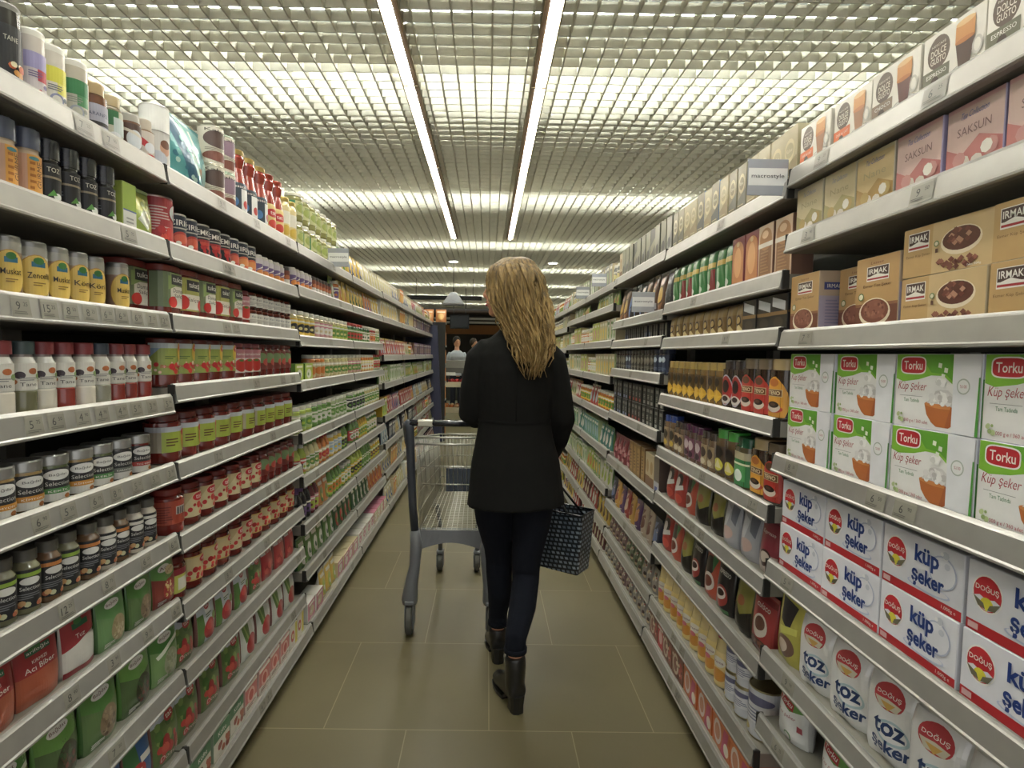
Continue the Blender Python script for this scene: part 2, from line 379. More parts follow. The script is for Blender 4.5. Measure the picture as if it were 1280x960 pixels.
def shelving(side, k):
    y0 = Y0 + k; tiers = (LT if side == 'L' else RT)[k]; sd = 'left' if side == 'L' else 'right'
    root = bpy.data.objects.new('shelving_unit', None); C.objects.link(root)
    # local frame: x along the aisle, y towards the aisle, z up
    root.location = (0, y0 if side == 'L' else y0 + 1, 0); root.rotation_euler = (0, 0, PI / 2 if side == 'L' else -PI / 2)
    flip = side == 'L'
    tag(root, 'grey metal supermarket shelving with curved price rails, %s section on the %s' % (BAYN[k], sd), 'shelving', 'shelving units along the aisle')
    # rotation +90: local x -> +Y, local y -> -X ; rotation -90: local x -> -Y, local y -> +X : goods side must face the aisle, so y is mirrored by sg
    # left: aisle is +X = local -y ; right: aisle is -X = local -y
    def R(me, name, x, z, par, xl=0):
        o = link(name, me, par, (xl, -x, z)); o.rotation_euler = (0, 0, 0); return o
    bp = MB(); bp.box(0, 1, DEEP, DEEP + .02, .06, 1.86, back_m); link('back_panel', bp.mesh('back_panel'), root)
    for xx in (0, .97):
        u = MB(); u.box(xx, xx + .03, DEEP - .03, DEEP, 0, 1.88, shelf_m); link('upright', u.mesh('upright'), root)
    pl = MB(); X = XF(side, .1); pl.box(.003, .997, X + .05, X + .07, 0, .065, dark_m); link('kick_plate', pl.mesh('kick_plate'), root)
    for i, z in enumerate(tiers + [TOPB]):
        X = XF(side, z)
        s = link('shelf', SHELF_F, root, (0, X, z)); link('price_rail', RAIL_F, s)
        if k < 3:
            pr = PRICES.get((side, k, i))
            n = len(pr) if pr else (RR.choice((1, 2, 2, 3)) if k < 2 else 1)
            for j in range(n):
                if pr: xx = .97 - j * (.49 / n) - RR.uniform(0, .012)
                else: xx = RR.uniform(.08, .92) if side == 'L' else RR.uniform(.05, .95)
                if side == 'R' and k == 0: xx = (.12, .49, .4, .75)[j % 4] + RR.uniform(-.03, .03)
                t = link('price_tag', tag_mesh((pr[len(pr) - 1 - j] if pr else (RR.choice('5643987') if k < 2 else '')), RR.choice(('25', '90', '75', '50')), .042 if pr else .055), s, (xx, 0, 0), 0)
                t.rotation_euler = (0, 0, 0)
    return root
def flipy(me, name):
    b = MB(); b.merge(me, Matrix.Scale(-1, 4, (0, 1, 0))); return fix(b.mesh(name))
RAIL_F, SHELF_F = flipy(RAIL, 'price_rail'), flipy(SHELF, 'shelf')
_tm = tag_mesh
def tag_mesh(big, small, wide=.05):
    k = (big, small, wide, 'f')
    if k not in _tags:
        a = Art(wide, .036); a.r(0, 0, 1, 1, '#979488'); a.r(0.02, .1, .98, .9, '#8a877b')
        if big: a.t(big, .35, .55, .42, ink); a.t(small, .72, .65, .2, ink)
        a.lines(.1, .15, .9, .32, 2, '#5d5b54', len(_tags))
        _tags[k] = a.mesh(lambda u, v, l: (u, -(0.0105 + .0062 * (1 - v / .038) + l), v - .0435), 'price_tag')
    return _tags[k]
for k in range(NB): shelving('L', k); shelving('R', k)
# ---------------------------------------------------------------- products: near bays, one prototype of each kind
W_, K_, RD = '#e9e7de', '#1d1d1f', '#c0202a'
def script(a, t, x, y, h, c, w=None): return a.t(t, x, y, h, c, w, -.004, shear=.25)
# --- spice jars (left nearest section)
def a_spice(bg, top, l2, dot, txt=None, oval=None):
    def f(a):
        a.r(0, 0, 1, 1, bg); a.r(.2, .62, .82, 1, top); a.r(.5, .35, .8, .62, l2)
        if oval: a.e(.5, .2, .17, .16, oval); a.e(.5, .2, .12, .11, bg)
        if txt: a.t(txt, .5, .78, .12, '#2b2b2b', .4)
        a.lines(.3, .42, .7, .58, 3, dot, 3); a.blobs(5, .25, .05, .8, .3, .004, [dot, l2], 4)
        return a
    return f
jar('spice_white_violet', 'spice_jar', 'jar', 'clear spice jar with white cap and violet label', .0245, .135, '#cfc6bb', '#e3e1d4', a_spice('#cfc4c4', '#9a93bd', '#b3303e', '#6d5e8a'), caph=.034, capr=.98, neck=.93, sh=.9, az=(.08, .68))
jar('spice_white_yellow', 'spice_jar', 'jar', 'clear spice jar with white cap and yellow label', .0265, .135, '#d8d2c4', '#e6e4d8', a_spice('#dcd8cc', '#d6d23c', '#e1dd6a', '#66707a', oval='#8a90b0'), caph=.034, capr=.98, neck=.93, sh=.9, az=(.08, .68))
jar('spice_white_green', 'spice_jar', 'jar', 'clear spice jar with white cap and green label', .028, .135, '#c4bda9', '#e3e1d6', a_spice('#b9b8a8', '#2f7a48', '#4d8f5e', '#8e948a', oval='#9aa0ad'), caph=.034, capr=.98, neck=.93, sh=.9, az=(.08, .7))
jar('spice_black', 'spice_jar', 'jar', 'dark spice jar with clear lid and black label', .026, .15, '#3c3934', '#77746c', lambda a: a.r(0, 0, 1, 1, '#232427').t('TANE', .5, .75, .09, '#b8b4a4', .3).blobs(6, .4, .1, .75, .35, .006, ['#c98a3a', '#e4d8b0', '#b5562a'], 2), caph=.04, capr=.98, sh=.92, az=(.1, .74))
jar('spice_grinder_gold', 'spice_jar', 'jar', 'glass spice jar with gold stopper and grey label', .028, .12, '#6b4127', '#b49a6b', lambda a: a.r(0, .0, 1, .22, '#b98b57').r(0, .22, 1, .95, '#a9a9b8').r(0, .3, 1, .42, '#2f2c2c').t('KARANFİL', .5, .66, .14, '#50566b', .6).e(.35, .14, .14, .14, '#d8d6cf'), caph=.026, capr=.8, neck=.72, sh=.74, az=(.02, .62), capkind='gloss')
jar('spice_green_gold', 'spice_jar', 'jar', 'glass jar with gold stopper and green label', .027, .118, '#8f8468', '#b9a67c', lambda a: a.r(0, 0, 1, 1, '#b5b49c').r(.1, .55, .6, 1, '#2d6b3d').r(.45, .3, .9, .8, '#b8c4c0').e(.5, .2, .2, .16, '#d0d2d4'), caph=.024, capr=.8, neck=.72, sh=.74, az=(.05, .7), capkind='gloss')
jar('spice_red_label', 'spice_jar', 'jar', 'glass jar with beige stopper and red label', .027, .115, '#9b7b5c', '#b7ab98', lambda a: a.r(0, 0, 1, 1, '#c8beb2').p([(0, 1), (.6, .62), (.6, .4), (0, .75)], '#b3242c').r(.3, .1, .9, .3, '#b3242c').e(.6, .5, .18, .16, '#d8dadd'), caph=.026, capr=.78, neck=.7, sh=.74, az=(.02, .72))
jar('spice_brown', 'spice_jar', 'jar', 'brown spice jar with clear lid and dark label', .025, .105, '#7b5a45', '#a5a196', lambda a: a.r(0, 0, 1, 1, '#4a3228').e(.55, .5, .28, .3, '#c9cdd1').p([(0, .9), (1, .6), (1, .5), (0, .8)], '#cfc7b8'), caph=.024, capr=.85, sh=.8, az=(.05, .75))
can('canister_white', 'milk_powder_canister', 'canister', 'white canister with white lid and child picture', .036, .178, lambda a: a.r(0, 0, 1, 1, '#c9c6bf').r(0, .62, 1, 1, '#e6e5de').e(.62, .36, .12, .12, '#c79b80').e(.62, .42, .11, .07, '#6f4a36').e(.45, .18, .2, .12, '#b4b9c2').r(0, .6, 1, .615, '#9c9a92'), rim='#dcdad2', body='#d5d3cb')
# --- grinders second shelf
def grinder(key, desc, body, cap, art): 
    bottle(key, 'spice_grinder', 'grinder', desc, [(.021, 0, M('#b8a890', 'glass')), (.024, .004), (.024, .016), (.024, .088), (.0205, .095), (.0205, .1)], (cap, .0235, .038), art, (.016, .088), .024, body, capm='gloss')
grinder('grinder_orange', 'clear spice grinder with orange label', '#c9b192', '#4a5268', lambda a: a.r(0, 0, .45, 1, '#c79a7e').r(.45, 0, 1, 1, '#d99a3c').t('GURME', .75, .5, .16, '#5a3b20', .7, rot=PI / 2).lines(.5, .1, .65, .9, 5, '#a8651f').e(.6, .9, .12, .05, '#3f7f86'))
grinder('grinder_black', 'spice grinder with black label and black cap', '#2b2a2a', '#23262f', lambda a: a.r(0, 0, 1, 1, '#1b1c20').r(.02, .6, .98, .66, '#8e8069').t('TOZ', .62, .84, .13, '#cfccc0', .34).e(.72, .12, .12, .1, '#d8dcd6').p([(.45, .1), (.6, .3), (.7, .15)], '#4f8f3a').lines(.05, .2, .3, .55, 4, '#5d6470'))
# --- round yellow label jars
def a_zen(n, c='#e0bd55'):
    return lambda a: a.e(.5, .5, .36, .5, '#b8883a').e(.5, .5, .34, .48, c).r(.4, .72, .66, .84, '#2f6f8a').e(.53, .86, .1, .08, '#3c7a3a').t(n, .53, .53, .13, '#2b2418', .4, .004).lines(.42, .3, .66, .4, 2, '#8a6a30')
for key, n, body, R in (('zen1', 'Zencefil', '#d9d5c6', .0285), ('zen2', 'Muskat', '#9a7f6d', .024), ('zen3', 'Köri', '#a9906e', .0245)):
    jar(key, 'ground_spice_jar', 'jar', {'zen1': 'white ginger powder jar with yellow label', 'zen2': 'brown nutmeg powder jar with yellow label', 'zen3': 'tan curry powder jar with yellow label'}[key], R, .118, '#a8a69c', '#8f8f8c', a_zen(n), caph=.016, capr=.94, neck=.9, sh=.9, az=(.06, .78), wrap=R * 3.2, content=body, capkind='metal')
    q = P[key]; m_ = MB(); m_.lathe([(R * 1.002, .006), (R * 1.002, .088)], M(body, 'glass'), 20, cap=False); q.parts.insert(0, ('filling', m_.mesh('filling'), 'powder showing through the glass'))
# --- hexagonal spice bottles
for key, cap, fill, desc in (('hexa', '#84363a', '#d8d0bd', 'white pepper'), ('hexb', '#3a4a4c', '#6c6a4a', 'dried herb'), ('hexc', '#84363a', '#8e2a1e', 'red pepper flake'), ('hexd', '#3d4754', '#8d8c78', 'grey pepper')):
    bottle(key, 'spice_bottle', 'bottle', 'white-labelled %s bottle with %s cap' % (desc, 'red' if cap == '#84363a' else 'dark'), [(.021, 0), (.0235, .004), (.0235, .045), (.0225, .048, M('#c9c7bb', 'glass')), (.0225, .1, M('#c9c7bb', 'glass')), (.017, .112, M('#9b8f8a', 'glass')), (.0165, .118)], (cap, .0205, .024),
        lambda a: a.r(0, 0, 1, 1, '#dcd9cf').e(.3, .55, .13, .14, '#3d3038').e(.62, .7, .12, .12, '#b8683a').e(.8, .5, .1, .12, '#7d9a54').e(.15, .3, .1, .1, '#c4743c').t('Tane', .5, .2, .14, '#3a3a3a', .4).lines(.3, .35, .8, .5, 2, '#8a8a88'), (.05, .1), .0228, fill, p=None)
# --- short black label jars with silver lids
def a_sel(c2, n): return lambda a: a.r(0, 0, 1, .3, '#d9d8d2').r(0, .3, .5, 1, '#cfcdc5').r(.25, .38, .9, 1, '#2a2b2d').e(.58, .8, .28, .16, '#e4e4e0').t('Bağdat', .58, .8, .1, '#33343a', .36).t('Selection', .58, .54, .12, '#d0cfc8', .5).r(.25, .24, .9, .4, c2).t(n, .58, .32, .08, '#f0ede4', .4).e(.75, .12, .07, .07, '#a4642a')
for key, c2, n, fill, nm in (('sela', '#4f8a4a', 'KEKİK', '#5f6b45', 'green'), ('selb', '#c98a2c', 'KİMYON', '#a88a50', 'mustard'), ('selc', '#a9342c', 'TOZ BİBER', '#7c2c22', 'red'), ('seld', '#70756c', 'KARABİBER', '#4c4a46', 'grey')):
    jar(key, 'spice_tub', 'jar', 'squat jar with silver lid and %s-striped label' % nm, .031, .098, fill, '#b9bab8', a_sel(c2, n), caph=.022, capr=1.0, neck=.97, sh=.95, az=(.04, .72), capkind='metal')
# --- small black-label bottles
for key, st, fill, nm in (('smla', '#c87f3e', '#7a5b40', 'orange'), ('smlb', '#8fb03c', '#7c7a5c', 'lime'), ('smlc', '#d8d6cc', '#c9bfae', 'white')):
    bottle(key, 'seasoning_bottle', 'bottle', 'little seasoning bottle, black label with %s stripe' % nm, [(.021, 0), (.0235, .004), (.0235, .088), (.017, .098), (.016, .102)], ('#5c5a52', .019, .02),
        lambda a, st=st: a.r(0, 0, 1, 1, '#242528').r(0, .82, 1, .92, st).e(.55, .7, .25, .1, '#dddcd6').t('Selection', .55, .52, .1, '#d8d7d0', .5).lines(.2, .25, .8, .42, 3, '#77797c').blobs(7, .15, .03, .9, .18, .005, ['#cfa06a', '#c4c49a', '#b86a48'], 6), (.012, .086), .0235, fill)
# --- pouches left near
def a_pouch(c1, c2, c3, txt, tc, patch):
    def f(a):
        a.r(0, .0, 1, 1, c2); a.p([(0, 1), (1, 1), (1, .62), (.55, .5), (0, .66)], c1); a.e(.5, .8, .26, .08, '#e2e0da'); a.t(txt, .5, .8, .07, '#6a2a2a', .4)
        a.e(.62, .3, .3, .24, c3); a.blobs(26, .4, .12, .85, .48, .005, patch, 8); a.lines(.12, .05, .45, .14, 3, tc); return a
    return f
pouch('aci_biber', 'spice_pouch', 'pouch', 'red chilli pepper pouch with green leaf logo', .12, .15, .045, '#a63a24', lambda a: a.r(0, 0, 1, .5, '#b4532a').r(0, .5, 1, 1, '#a31f26').r(.22, .78, .8, .88, '#2c6b4a').e(.45, .89, .14, .06, '#3e7d3c').t('arifoğlu', .51, .83, .07, W_, .52).t('KIRMIZI', .5, .68, .05, W_, .35).t('Acı Biber', .5, .58, .085, W_, .7, .005))
pouch('red_white', 'spice_pouch', 'pouch', 'red and white salt pouch with green leaf logo', .11, .15, .04, '#c9c3b8', lambda a: a.r(0, 0, 1, .55, '#d8d5cc').p([(0, .45), (1, .62), (1, 1), (0, 1)], '#a52530').r(.3, .76, .8, .86, '#2d6b48').e(.5, .88, .13, .06, '#3f7f3f').t('Tuz', .5, .63, .08, W_, .3).r(0, 0, 1, .1, '#a52530'))
pouch('green_lentil', 'spice_pouch', 'pouch', 'pale green pouch with grain window', .118, .15, .045, '#4c7a3f', a_pouch('#5f9a4c', '#6a9a58', '#a89468', 'Bağdat', W_, ['#b8a878', '#9c8a5a', '#c8ba90']))
pouch('green_seed', 'spice_pouch', 'pouch', 'bright green pouch with brown seed window', .118, .15, .045, '#43752c', a_pouch('#4f8a34', '#5d7f44', '#8d7556', 'Bağdat', W_, ['#8a7050', '#a28a68', '#6f5840']))
pouch('gold_red', 'spice_pouch', 'pouch', 'green and red pouch with gold patch', .118, .15, .045, '#4b7f34', lambda a: a_pouch('#5c9440', '#8a3428', '#b3282a', 'Acı', W_, ['#d9a648', '#e8d48a', '#c23a2c'])(a).e(.7, .72, .2, .1, '#d8c48c').t('Çiğ Köfte', .68, .72, .06, '#7a2a1c', .4, rot=.3))
pouch('green_leafy', 'spice_pouch', 'pouch', 'lime green pouch with dark leaf picture', .118, .15, .045, '#528a2c', a_pouch('#629a34', '#4f6a3a', '#3a3f2a', 'Bağdat', W_, ['#5c4a3a', '#3c5a34', '#7c3a30']))
pouch('green_white', 'spice_pouch', 'pouch', 'green pouch with white swirl and pale seeds', .118, .15, .045, '#3c7a2a', lambda a: a_pouch('#46882e', '#79a35a', '#a0a684', 'Bağdat', W_, ['#b0b48c', '#8f966c'])(a).p([(.1, .55), (.95, .75), (.95, .68), (.15, .48)], '#dfe6d2'))
# --- red jars (left second section)
def tomatoes(a, x0, y0, x1, y1, n, r=.011, sd=1):
    return a.blobs(n, x0, y0, x1, y1, r, ['#b8242a', '#c8352c', '#a31c22', '#d04a3a'], sd)
paste = '#6b1a10'
jar('tukas', 'tomato_paste_jar', 'jar', 'large square tomato paste jar, black logo label', .054, .155, paste, '#7c2a20', lambda a: a.r(0, 0, 1, 1, '#7f8f5c').r(.36, 0, 1, .62, '#e2ddd0').r(0, 0, .34, 1, '#6c7a5a').p([(.3, .5), (.9, .85), (.3, .9)], '#8aa05c').r(.38, .66, .86, .95, '#1d1e20').t('tukaş', .62, .8, .2, W_, .4, .004).t('Domates', .64, .5, .12, '#3b2a24', .42, shear=.2).t('Salçası', .66, .34, .12, '#3b2a24', .4, shear=.2).e(.42, .16, .12, .16, '#c22a24').e(.9, .2, .1, .14, '#c22a24'), caph=.018, capr=.93, neck=.86, p=5, az=(.2, .86), wrap=.15, sh=.86)
jar('tukas_green', 'tomato_paste_jar', 'jar', 'square paste jar with green pepper label', .045, .145, paste, '#7c2a20', lambda a: a.r(0, 0, 1, 1, '#a5a552').r(.3, .62, .78, .94, '#1e1f21').t('tukaş', .54, .78, .2, W_, .36, .004).r(.2, .05, .8, .5, '#ddd8c9').t('Salça', .5, .34, .14, '#3b2a24', .4, shear=.2).e(.2, .25, .16, .22, '#c22a24').e(.8, .2, .16, .2, '#c8302a'), caph=.016, capr=.93, p=5, az=(.18, .84), wrap=.125, sh=.86)
jar('stack_white', 'sauce_jar', 'jar', 'small dark sauce jar with white label', .028, .065, '#4a1f18', '#5b2a1f', lambda a: a.r(0, 0, 1, 1, '#d8d6cc').t('Ege', .5, .7, .2, '#6a7078', .3).lines(.2, .15, .8, .5, 3, '#a8a6a0'), caph=.01, az=(.2, .8), capkind='metal')
def a_paste(c, a): 
    a.r(0, 0, 1, 1, '#96a44e'); a.r(0, .84, 1, 1, '#b8c4c8'); a.p([(0, .84), (.25, .84), (0, .5)], c); a.lines(.34, .5, .6, .62, 2, '#4d6a2e')
    tomatoes(a, .15, .08, .85, .36, 9, .008, 3); a.blobs(9, .15, .08, .85, .4, .004, ['#e4b8a8', '#e8d0c0'], 5)
    a.e(.72, .72, .09, .3, '#d6b43c'); a.e(.78, .86, .11, .13, '#c02832').t('tat', .78, .86, .09, W_, .1); a.t('Biber Salçası', .5, .26, .12, '#c7323a', .5, shear=.2); return a
jar('tat_green', 'pepper_paste_jar', 'jar', 'red paste jar with green floral label', .043, .135, paste, '#5e2018', lambda a: a_paste('#8aa0b8', a), caph=.014, capr=.86, neck=.8, az=(.26, .9), sh=.9)
jar('tat_yellow', 'pepper_paste_jar', 'jar', 'red paste jar with yellow-green label', .048, .135, paste, '#5e2018', lambda a: a.r(0, 0, 1, 1, '#a8a08c').r(0, .8, 1, 1, '#b5bcc4').r(.34, 0, 1, .8, '#9fae3e').lines(.42, .25, .68, .6, 3, '#5c3a22').e(.86, .4, .1, .4, '#d07a34').e(.82, .75, .08, .14, '#b92a2e'), caph=.016, capr=.84, neck=.78, az=(.24, .76), sh=.84)
jar('white_tomato', 'tomato_paste_jar', 'jar', 'red paste jar, white label with one tomato', .034, .13, paste, '#7f3a44', lambda a: a.r(0, 0, 1, .62, '#ddd8cf').r(0, .62, 1, 1, '#b57882').e(.5, .32, .26, .28, '#b9281f').e(.5, .52, .1, .05, '#4e7a34').t('tamek', .5, .8, .12, W_, .36), caph=.014, capr=.86, neck=.82, az=(.2, .84), sh=.88)
jar('dark_flower', 'pepper_paste_jar', 'jar', 'dark red jar with green pepper label', .032, .13, '#6b1612', '#5e2018', lambda a: a.r(0, 0, 1, 1, '#7d3a32').e(.4, .6, .26, .3, '#7d9a66').tom if False else a.r(0, 0, 1, 1, '#6f2a24').e(.4, .62, .3, .28, '#6f8a5c').e(.65, .4, .2, .2, '#b8483c'), caph=.014, az=(.25, .8))
jar('cream_label', 'tomato_paste_jar', 'jar', 'red paste jar with cream and red label', .0415, .125, paste, '#6a1c16', lambda a: tomatoes(a.r(0, 0, 1, 1, '#cbbf94').p([(0, 1), (.55, 1), (.3, .5), (0, .5)], '#b9a87c'), .3, .08, .8, .5, 8, .008, 5).e(.66, .8, .18, .17, '#ba2630').t('tat', .66, .8, .16, W_, .2, .004).lines(.12, .2, .3, .5, 3, '#7a8a4a'), caph=.015, capr=.86, neck=.8, az=(.2, .78), sh=.86)
jar('cream_gold', 'tomato_paste_jar', 'jar', 'red paste jar with gold rimmed label', .0415, .125, paste, '#5c2a1c', lambda a: tomatoes(a.r(0, 0, 1, 1, '#c8a85a').r(.03, .06, .97, .94, '#c9b98a'), .25, .1, .75, .45, 8, .009, 7).e(.7, .82, .14, .14, '#b52630').t('tat', .7, .82, .1, W_, .16), caph=.015, capr=.86, neck=.8, az=(.2, .78), sh=.86)
jar('back_label', 'tomato_paste_jar', 'jar', 'red paste jar turned to its barcode label', .045, .13, '#7c1c12', '#7a241c', lambda a: a.r(0, 0, 1, 1, '#a8452e').r(.55, .4, .8, .75, '#d8cdc4').lines(.12, .1, .5, .85, 7, '#7c2a1e').r(.57, .42, .6, .72, K_).r(.63, .42, .65, .72, K_).r(.68, .42, .72, .72, K_).r(.75, .42, .77, .72, K_), caph=.016, capr=.86, neck=.8, az=(.25, .75))
jar('peach_label', 'tomato_paste_jar', 'jar', 'dark red jar with lime and white label', .045, .125, '#6e150e', '#5a1a14', lambda a: a.r(0, 0, 1, 1, '#b9bf52').r(0, .74, 1, 1, '#8c2734').r(.5, .12, .9, .62, '#d9d8c8').e(.2, .4, .15, .3, '#d2d8b8'), caph=.016, az=(.2, .75))
# --- tins second section
def a_tin(brand, bg, f1, f2, oval=True):
    def f(a):
        a.r(0, 0, 1, 1, bg); a.r(0, .62, 1, .66, '#b4b0a4')
        a.t(brand, .5, .8, .17, W_, .62, .008)
        if oval: a.e(.5, .3, .27, .24, f1); a.e(.5, .33, .2, .14, f2); a.e(.42, .2, .07, .06, W_)
        else: tomatoes(a, .25, .06, .75, .5, 12, .008, 3); a.r(.3, .5, .7, .57, '#a82a2e')
        return a
    return f
can('tin_demko', 'tomato_tin', 'tin can', 'black tin of tomatoes with white lettering', .033, .108, a_tin('DEMKO', '#25262c', '#b8322c', '#d8553c', False), body='#25262c')
can('tin_cirio', 'tomato_tin', 'tin can', 'dark blue tin with orange tomato bowl picture', .034, .108, a_tin('CIRIO', '#262b38', '#d0603c', '#d98a4a'), body='#262b38')
can('tin_blue', 'tomato_tin', 'tin can', 'slim navy tin with red tomato picture', .029, .108, a_tin('CIRIO', '#2a3142', '#b5392f', '#cf5a40'), body='#2a3142')
jar('purple_can', 'bean_jar', 'jar', 'small jar with purple label and orange fruit', .027, .09, '#c4a888', '#c9c6ba', lambda a: a.r(0, 0, 1, 1, '#6a5688').r(0, .7, 1, 1, '#c9c2c6').e(.55, .2, .3, .2, '#cf8038').p([(.1, .3), (.9, .7), (.9, .6)], '#ddd6cc'), az=(.08, .85))
jar('brown_can', 'bean_jar', 'jar', 'small brown jar with white label', .025, .09, '#6b3d2a', '#3d3a38', lambda a: a.r(0, 0, 1, .45, '#d2cfc6').r(0, .45, 1, 1, '#7c3f2c').e(.5, .6, .2, .14, '#b8683c'), az=(.05, .8))
can('tin_red_striped', 'tomato_tin', 'tin can', 'large red striped tin with tomato picture', .043, .135, lambda a: tomatoes(a.r(0, 0, 1, 1, '#a42c34').lines(.05, .3, .6, .85, 9, '#c8a8a4', 2), .3, .1, .6, .4, 6, .012, 2).e(.72, .72, .16, .18, '#d8dadd').e(.78, .8, .1, .12, '#c8343a').p([(0, 0), (.5, 0), (0, .2)], '#c9cdd4').t('ÖNCÜ', .74, .66, .07, '#a52a30', .2), body='#a83038', rim='#c0a8a4')
pouch('green_bag', 'olive_pouch', 'pouch', 'glossy green and yellow bag', .09, .125, .05, '#7da238', lambda a: a.r(0, 0, 1, 1, '#a2b83a').e(.4, .75, .4, .16, '#cdd04a').p([(.2, .4), (.6, .7), (.8, .4), (.5, .2)], '#d8dcc8').r(0, 0, 1, .18, '#4c8a34').blobs(8, .2, .5, .9, .9, .007, ['#8a9a3c', '#e0e08a'], 3))
box('green_note', 'tea_carton', 'carton', 'plain lime green carton with white base', .05, .12, .05, '#a9bb52', lambda a: a.r(0, .45, 1, 1, '#9fbb3c').r(0, 0, 1, .45, '#d8d8ce').r(0, .43, 1, .46, '#5a6a9a').lines(.2, .12, .8, .34, 3, '#9a9a94'))
# --- top shelf second section
pouch('teal_bag', 'wrapped_gift_bag', 'gift bag', 'large shiny teal bag with silver streaks', .225, .205, .1, '#2c8a8e', lambda a: a.r(0, 0, 1, 1, '#3b9a9c').p([(0, 1), (.2, 1), (.55, .1), (.4, 0)], '#28607e').p([(.3, 1), (.42, 1), (.62, .3), (.5, .25)], '#8fc4b4').p([(.55, .95), (.6, .95), (.66, .5), (.6, .5)], '#c9d8c4').e(.7, .35, .09, .07, '#d08a4c').p([(.7, .3), (.8, .55), (.95, .3), (.85, .1)], '#7fb6b0').blobs(12, .1, .1, .9, .8, .008, ['#a8d0c4', '#1f6f86', '#58aaa6'], 9), kind='foil', fat=.35, top=.15)
def a_ckt(c): return lambda a: a.r(0, 0, 1, 1, '#cfc9b6').e(.5, .68, .34, .24, c).e(.5, .2, .36, .14, '#7a4638').lines(.2, .36, .8, .44, 2, '#8a8474').t('Kahve', .5, .92, .08, '#3a3430', .6)
can('cake_tin_a', 'coffee_can', 'tin can', 'beige coffee can with dark brown picture', .04, .125, a_ckt('#4e3a34'), rim='#b8b6a2', body='#cfc9b6')
can('cake_tin_b', 'coffee_can', 'tin can', 'beige coffee can with lilac picture', .037, .125, a_ckt('#8a7080'), rim='#9fb09a', body='#cfc9b6')
bottle('amphora', 'tomato_sauce_bottle', 'bottle', 'waisted glass bottle of red tomato sauce', [(0.03712, 0), (0.04224, 0.00512), (0.04352, 0.0384), (0.04224, 0.1088), (0.03328, 0.1536), (0.03008, 0.1728), (0.03456, 0.1946), (0.03648, 0.2086), (0.032, 0.2202)], ('#a89058', .034, .018), lambda a: a.r(0, 0, 1, 1, '#2d3a46').r(.5, 0, .86, .8, '#dfe0dc').e(.66, .3, .1, .14, '#b8342c').t('passata', .4, .85, .1, W_, .5).e(.3, .35, .12, .16, '#3f72a4'), (.015, .12), .0435, '#9c3420', capm='metal')
bottle('amphora_yellow', 'tomato_sauce_bottle', 'bottle', 'red sauce bottle with yellow tomato label', [(0.03456, 0), (0.03968, 0.00512), (0.04096, 0.0384), (0.03968, 0.1088), (0.032, 0.1536), (0.02752, 0.1728), (0.032, 0.1946), (0.03392, 0.2086), (0.02944, 0.2202)], ('#8d3a2a', .0315, .018), lambda a: a.r(0, 0, 1, 1, '#d8c07a').e(.5, .66, .28, .16, '#b82a2a').t('tat', .5, .66, .12, W_, .25).e(.5, .25, .2, .16, '#c03a2c'), (.015, .12), .041, '#98301e', capm='metal')
jar('pale_yellow', 'corn_jar', 'jar', 'tall pale yellow jar with white label', .037, .195, '#d3bf72', '#b8a45e', lambda a: a.r(0, 0, 1, 1, '#d6c68c').r(.2, .45, .8, .85, '#dfdccb').e(.5, .25, .28, .16, '#c9a83c'), az=(.1, .8), capkind='metal')
jar('pickle_big', 'pickle_jar', 'jar', 'large pickle jar with green label and white lid', .044, .13, '#8c8a48', '#d9d8c4', lambda a: a.r(0, 0, 1, 1, '#bdbf88').r(0, 0, .3, 1, '#2f7d48').e(.62, .5, .28, .34, '#98a552').t('b', .16, .5, .3, W_, .08).lines(.4, .78, .85, .92, 2, '#54733a').blobs(8, .4, .1, .9, .4, .007, ['#7c8a34', '#a8b45c'], 3), az=(.22, .72), capr=.88, caph=.014)
def sachet(key, desc, art, w=.125, h=.155): pouch(key, 'tomato_puree_pouch', 'pouch', desc, w, h, .05, '#8d5a52', art, kind='foil')
sachet('sachet_tomato', 'stand-up pouch with big red tomato picture', lambda a: a.r(0, 0, 1, 1, '#c6cfd6').r(0, 0, .25, .7, '#5d8a3c').e(.52, .28, .32, .24, '#b91f22').e(.5, .36, .2, .1, '#d03a34').e(.52, .74, .16, .16, '#e2e2e0').e(.5, .84, .14, .09, '#c0222c').t('tat', .5, .84, .08, W_, .2, .004).lines(.35, .58, .7, .68, 2, '#3a6a34').e(.82, .5, .12, .1, '#7f9c3c'))
sachet('sachet_green', 'stand-up pouch with green leaves and tomatoes', lambda a: tomatoes(a.r(0, 0, 1, 1, '#5f7a3c').r(0, .8, 1, 1, '#b8c4d0').blobs(14, .1, .3, .9, .8, .012, ['#3f6a2c', '#7c9a44', '#4f7a34'], 4), .15, .08, .85, .5, 12, .013, 6).e(.6, .82, .18, .1, '#c0222c').t('tat', .6, .82, .08, W_, .24, .004).t('Domates', .5, .18, .09, '#e0c8b8', .7, shear=.2))
sachet('sachet_red', 'red stand-up pouch with white top', lambda a: tomatoes(a.r(0, 0, 1, 1, '#b5262c').r(0, .75, 1, 1, '#d6d0cc'), .2, .1, .8, .5, 8, .014, 9).e(.5, .8, .2, .1, '#c0222c').t('tat', .5, .8, .08, W_, .26, .004).e(.8, .2, .14, .1, '#8a9a3a'))
sachet('sachet_leek', 'pouch with green beans and red tomato', lambda a: a.r(0, 0, 1, 1, '#d4d6cc').p([(.05, .95), (.5, .98), (.45, .45), (.2, .42)], '#5a7f34').p([(.15, .95), (.22, .95), (.38, .48), (.3, .47)], '#8fa850').e(.55, .3, .34, .24, '#ba1f22').r(.72, .5, .95, .95, '#e2e2de').t('tat', .82, .84, .08, '#b5222c', .18))
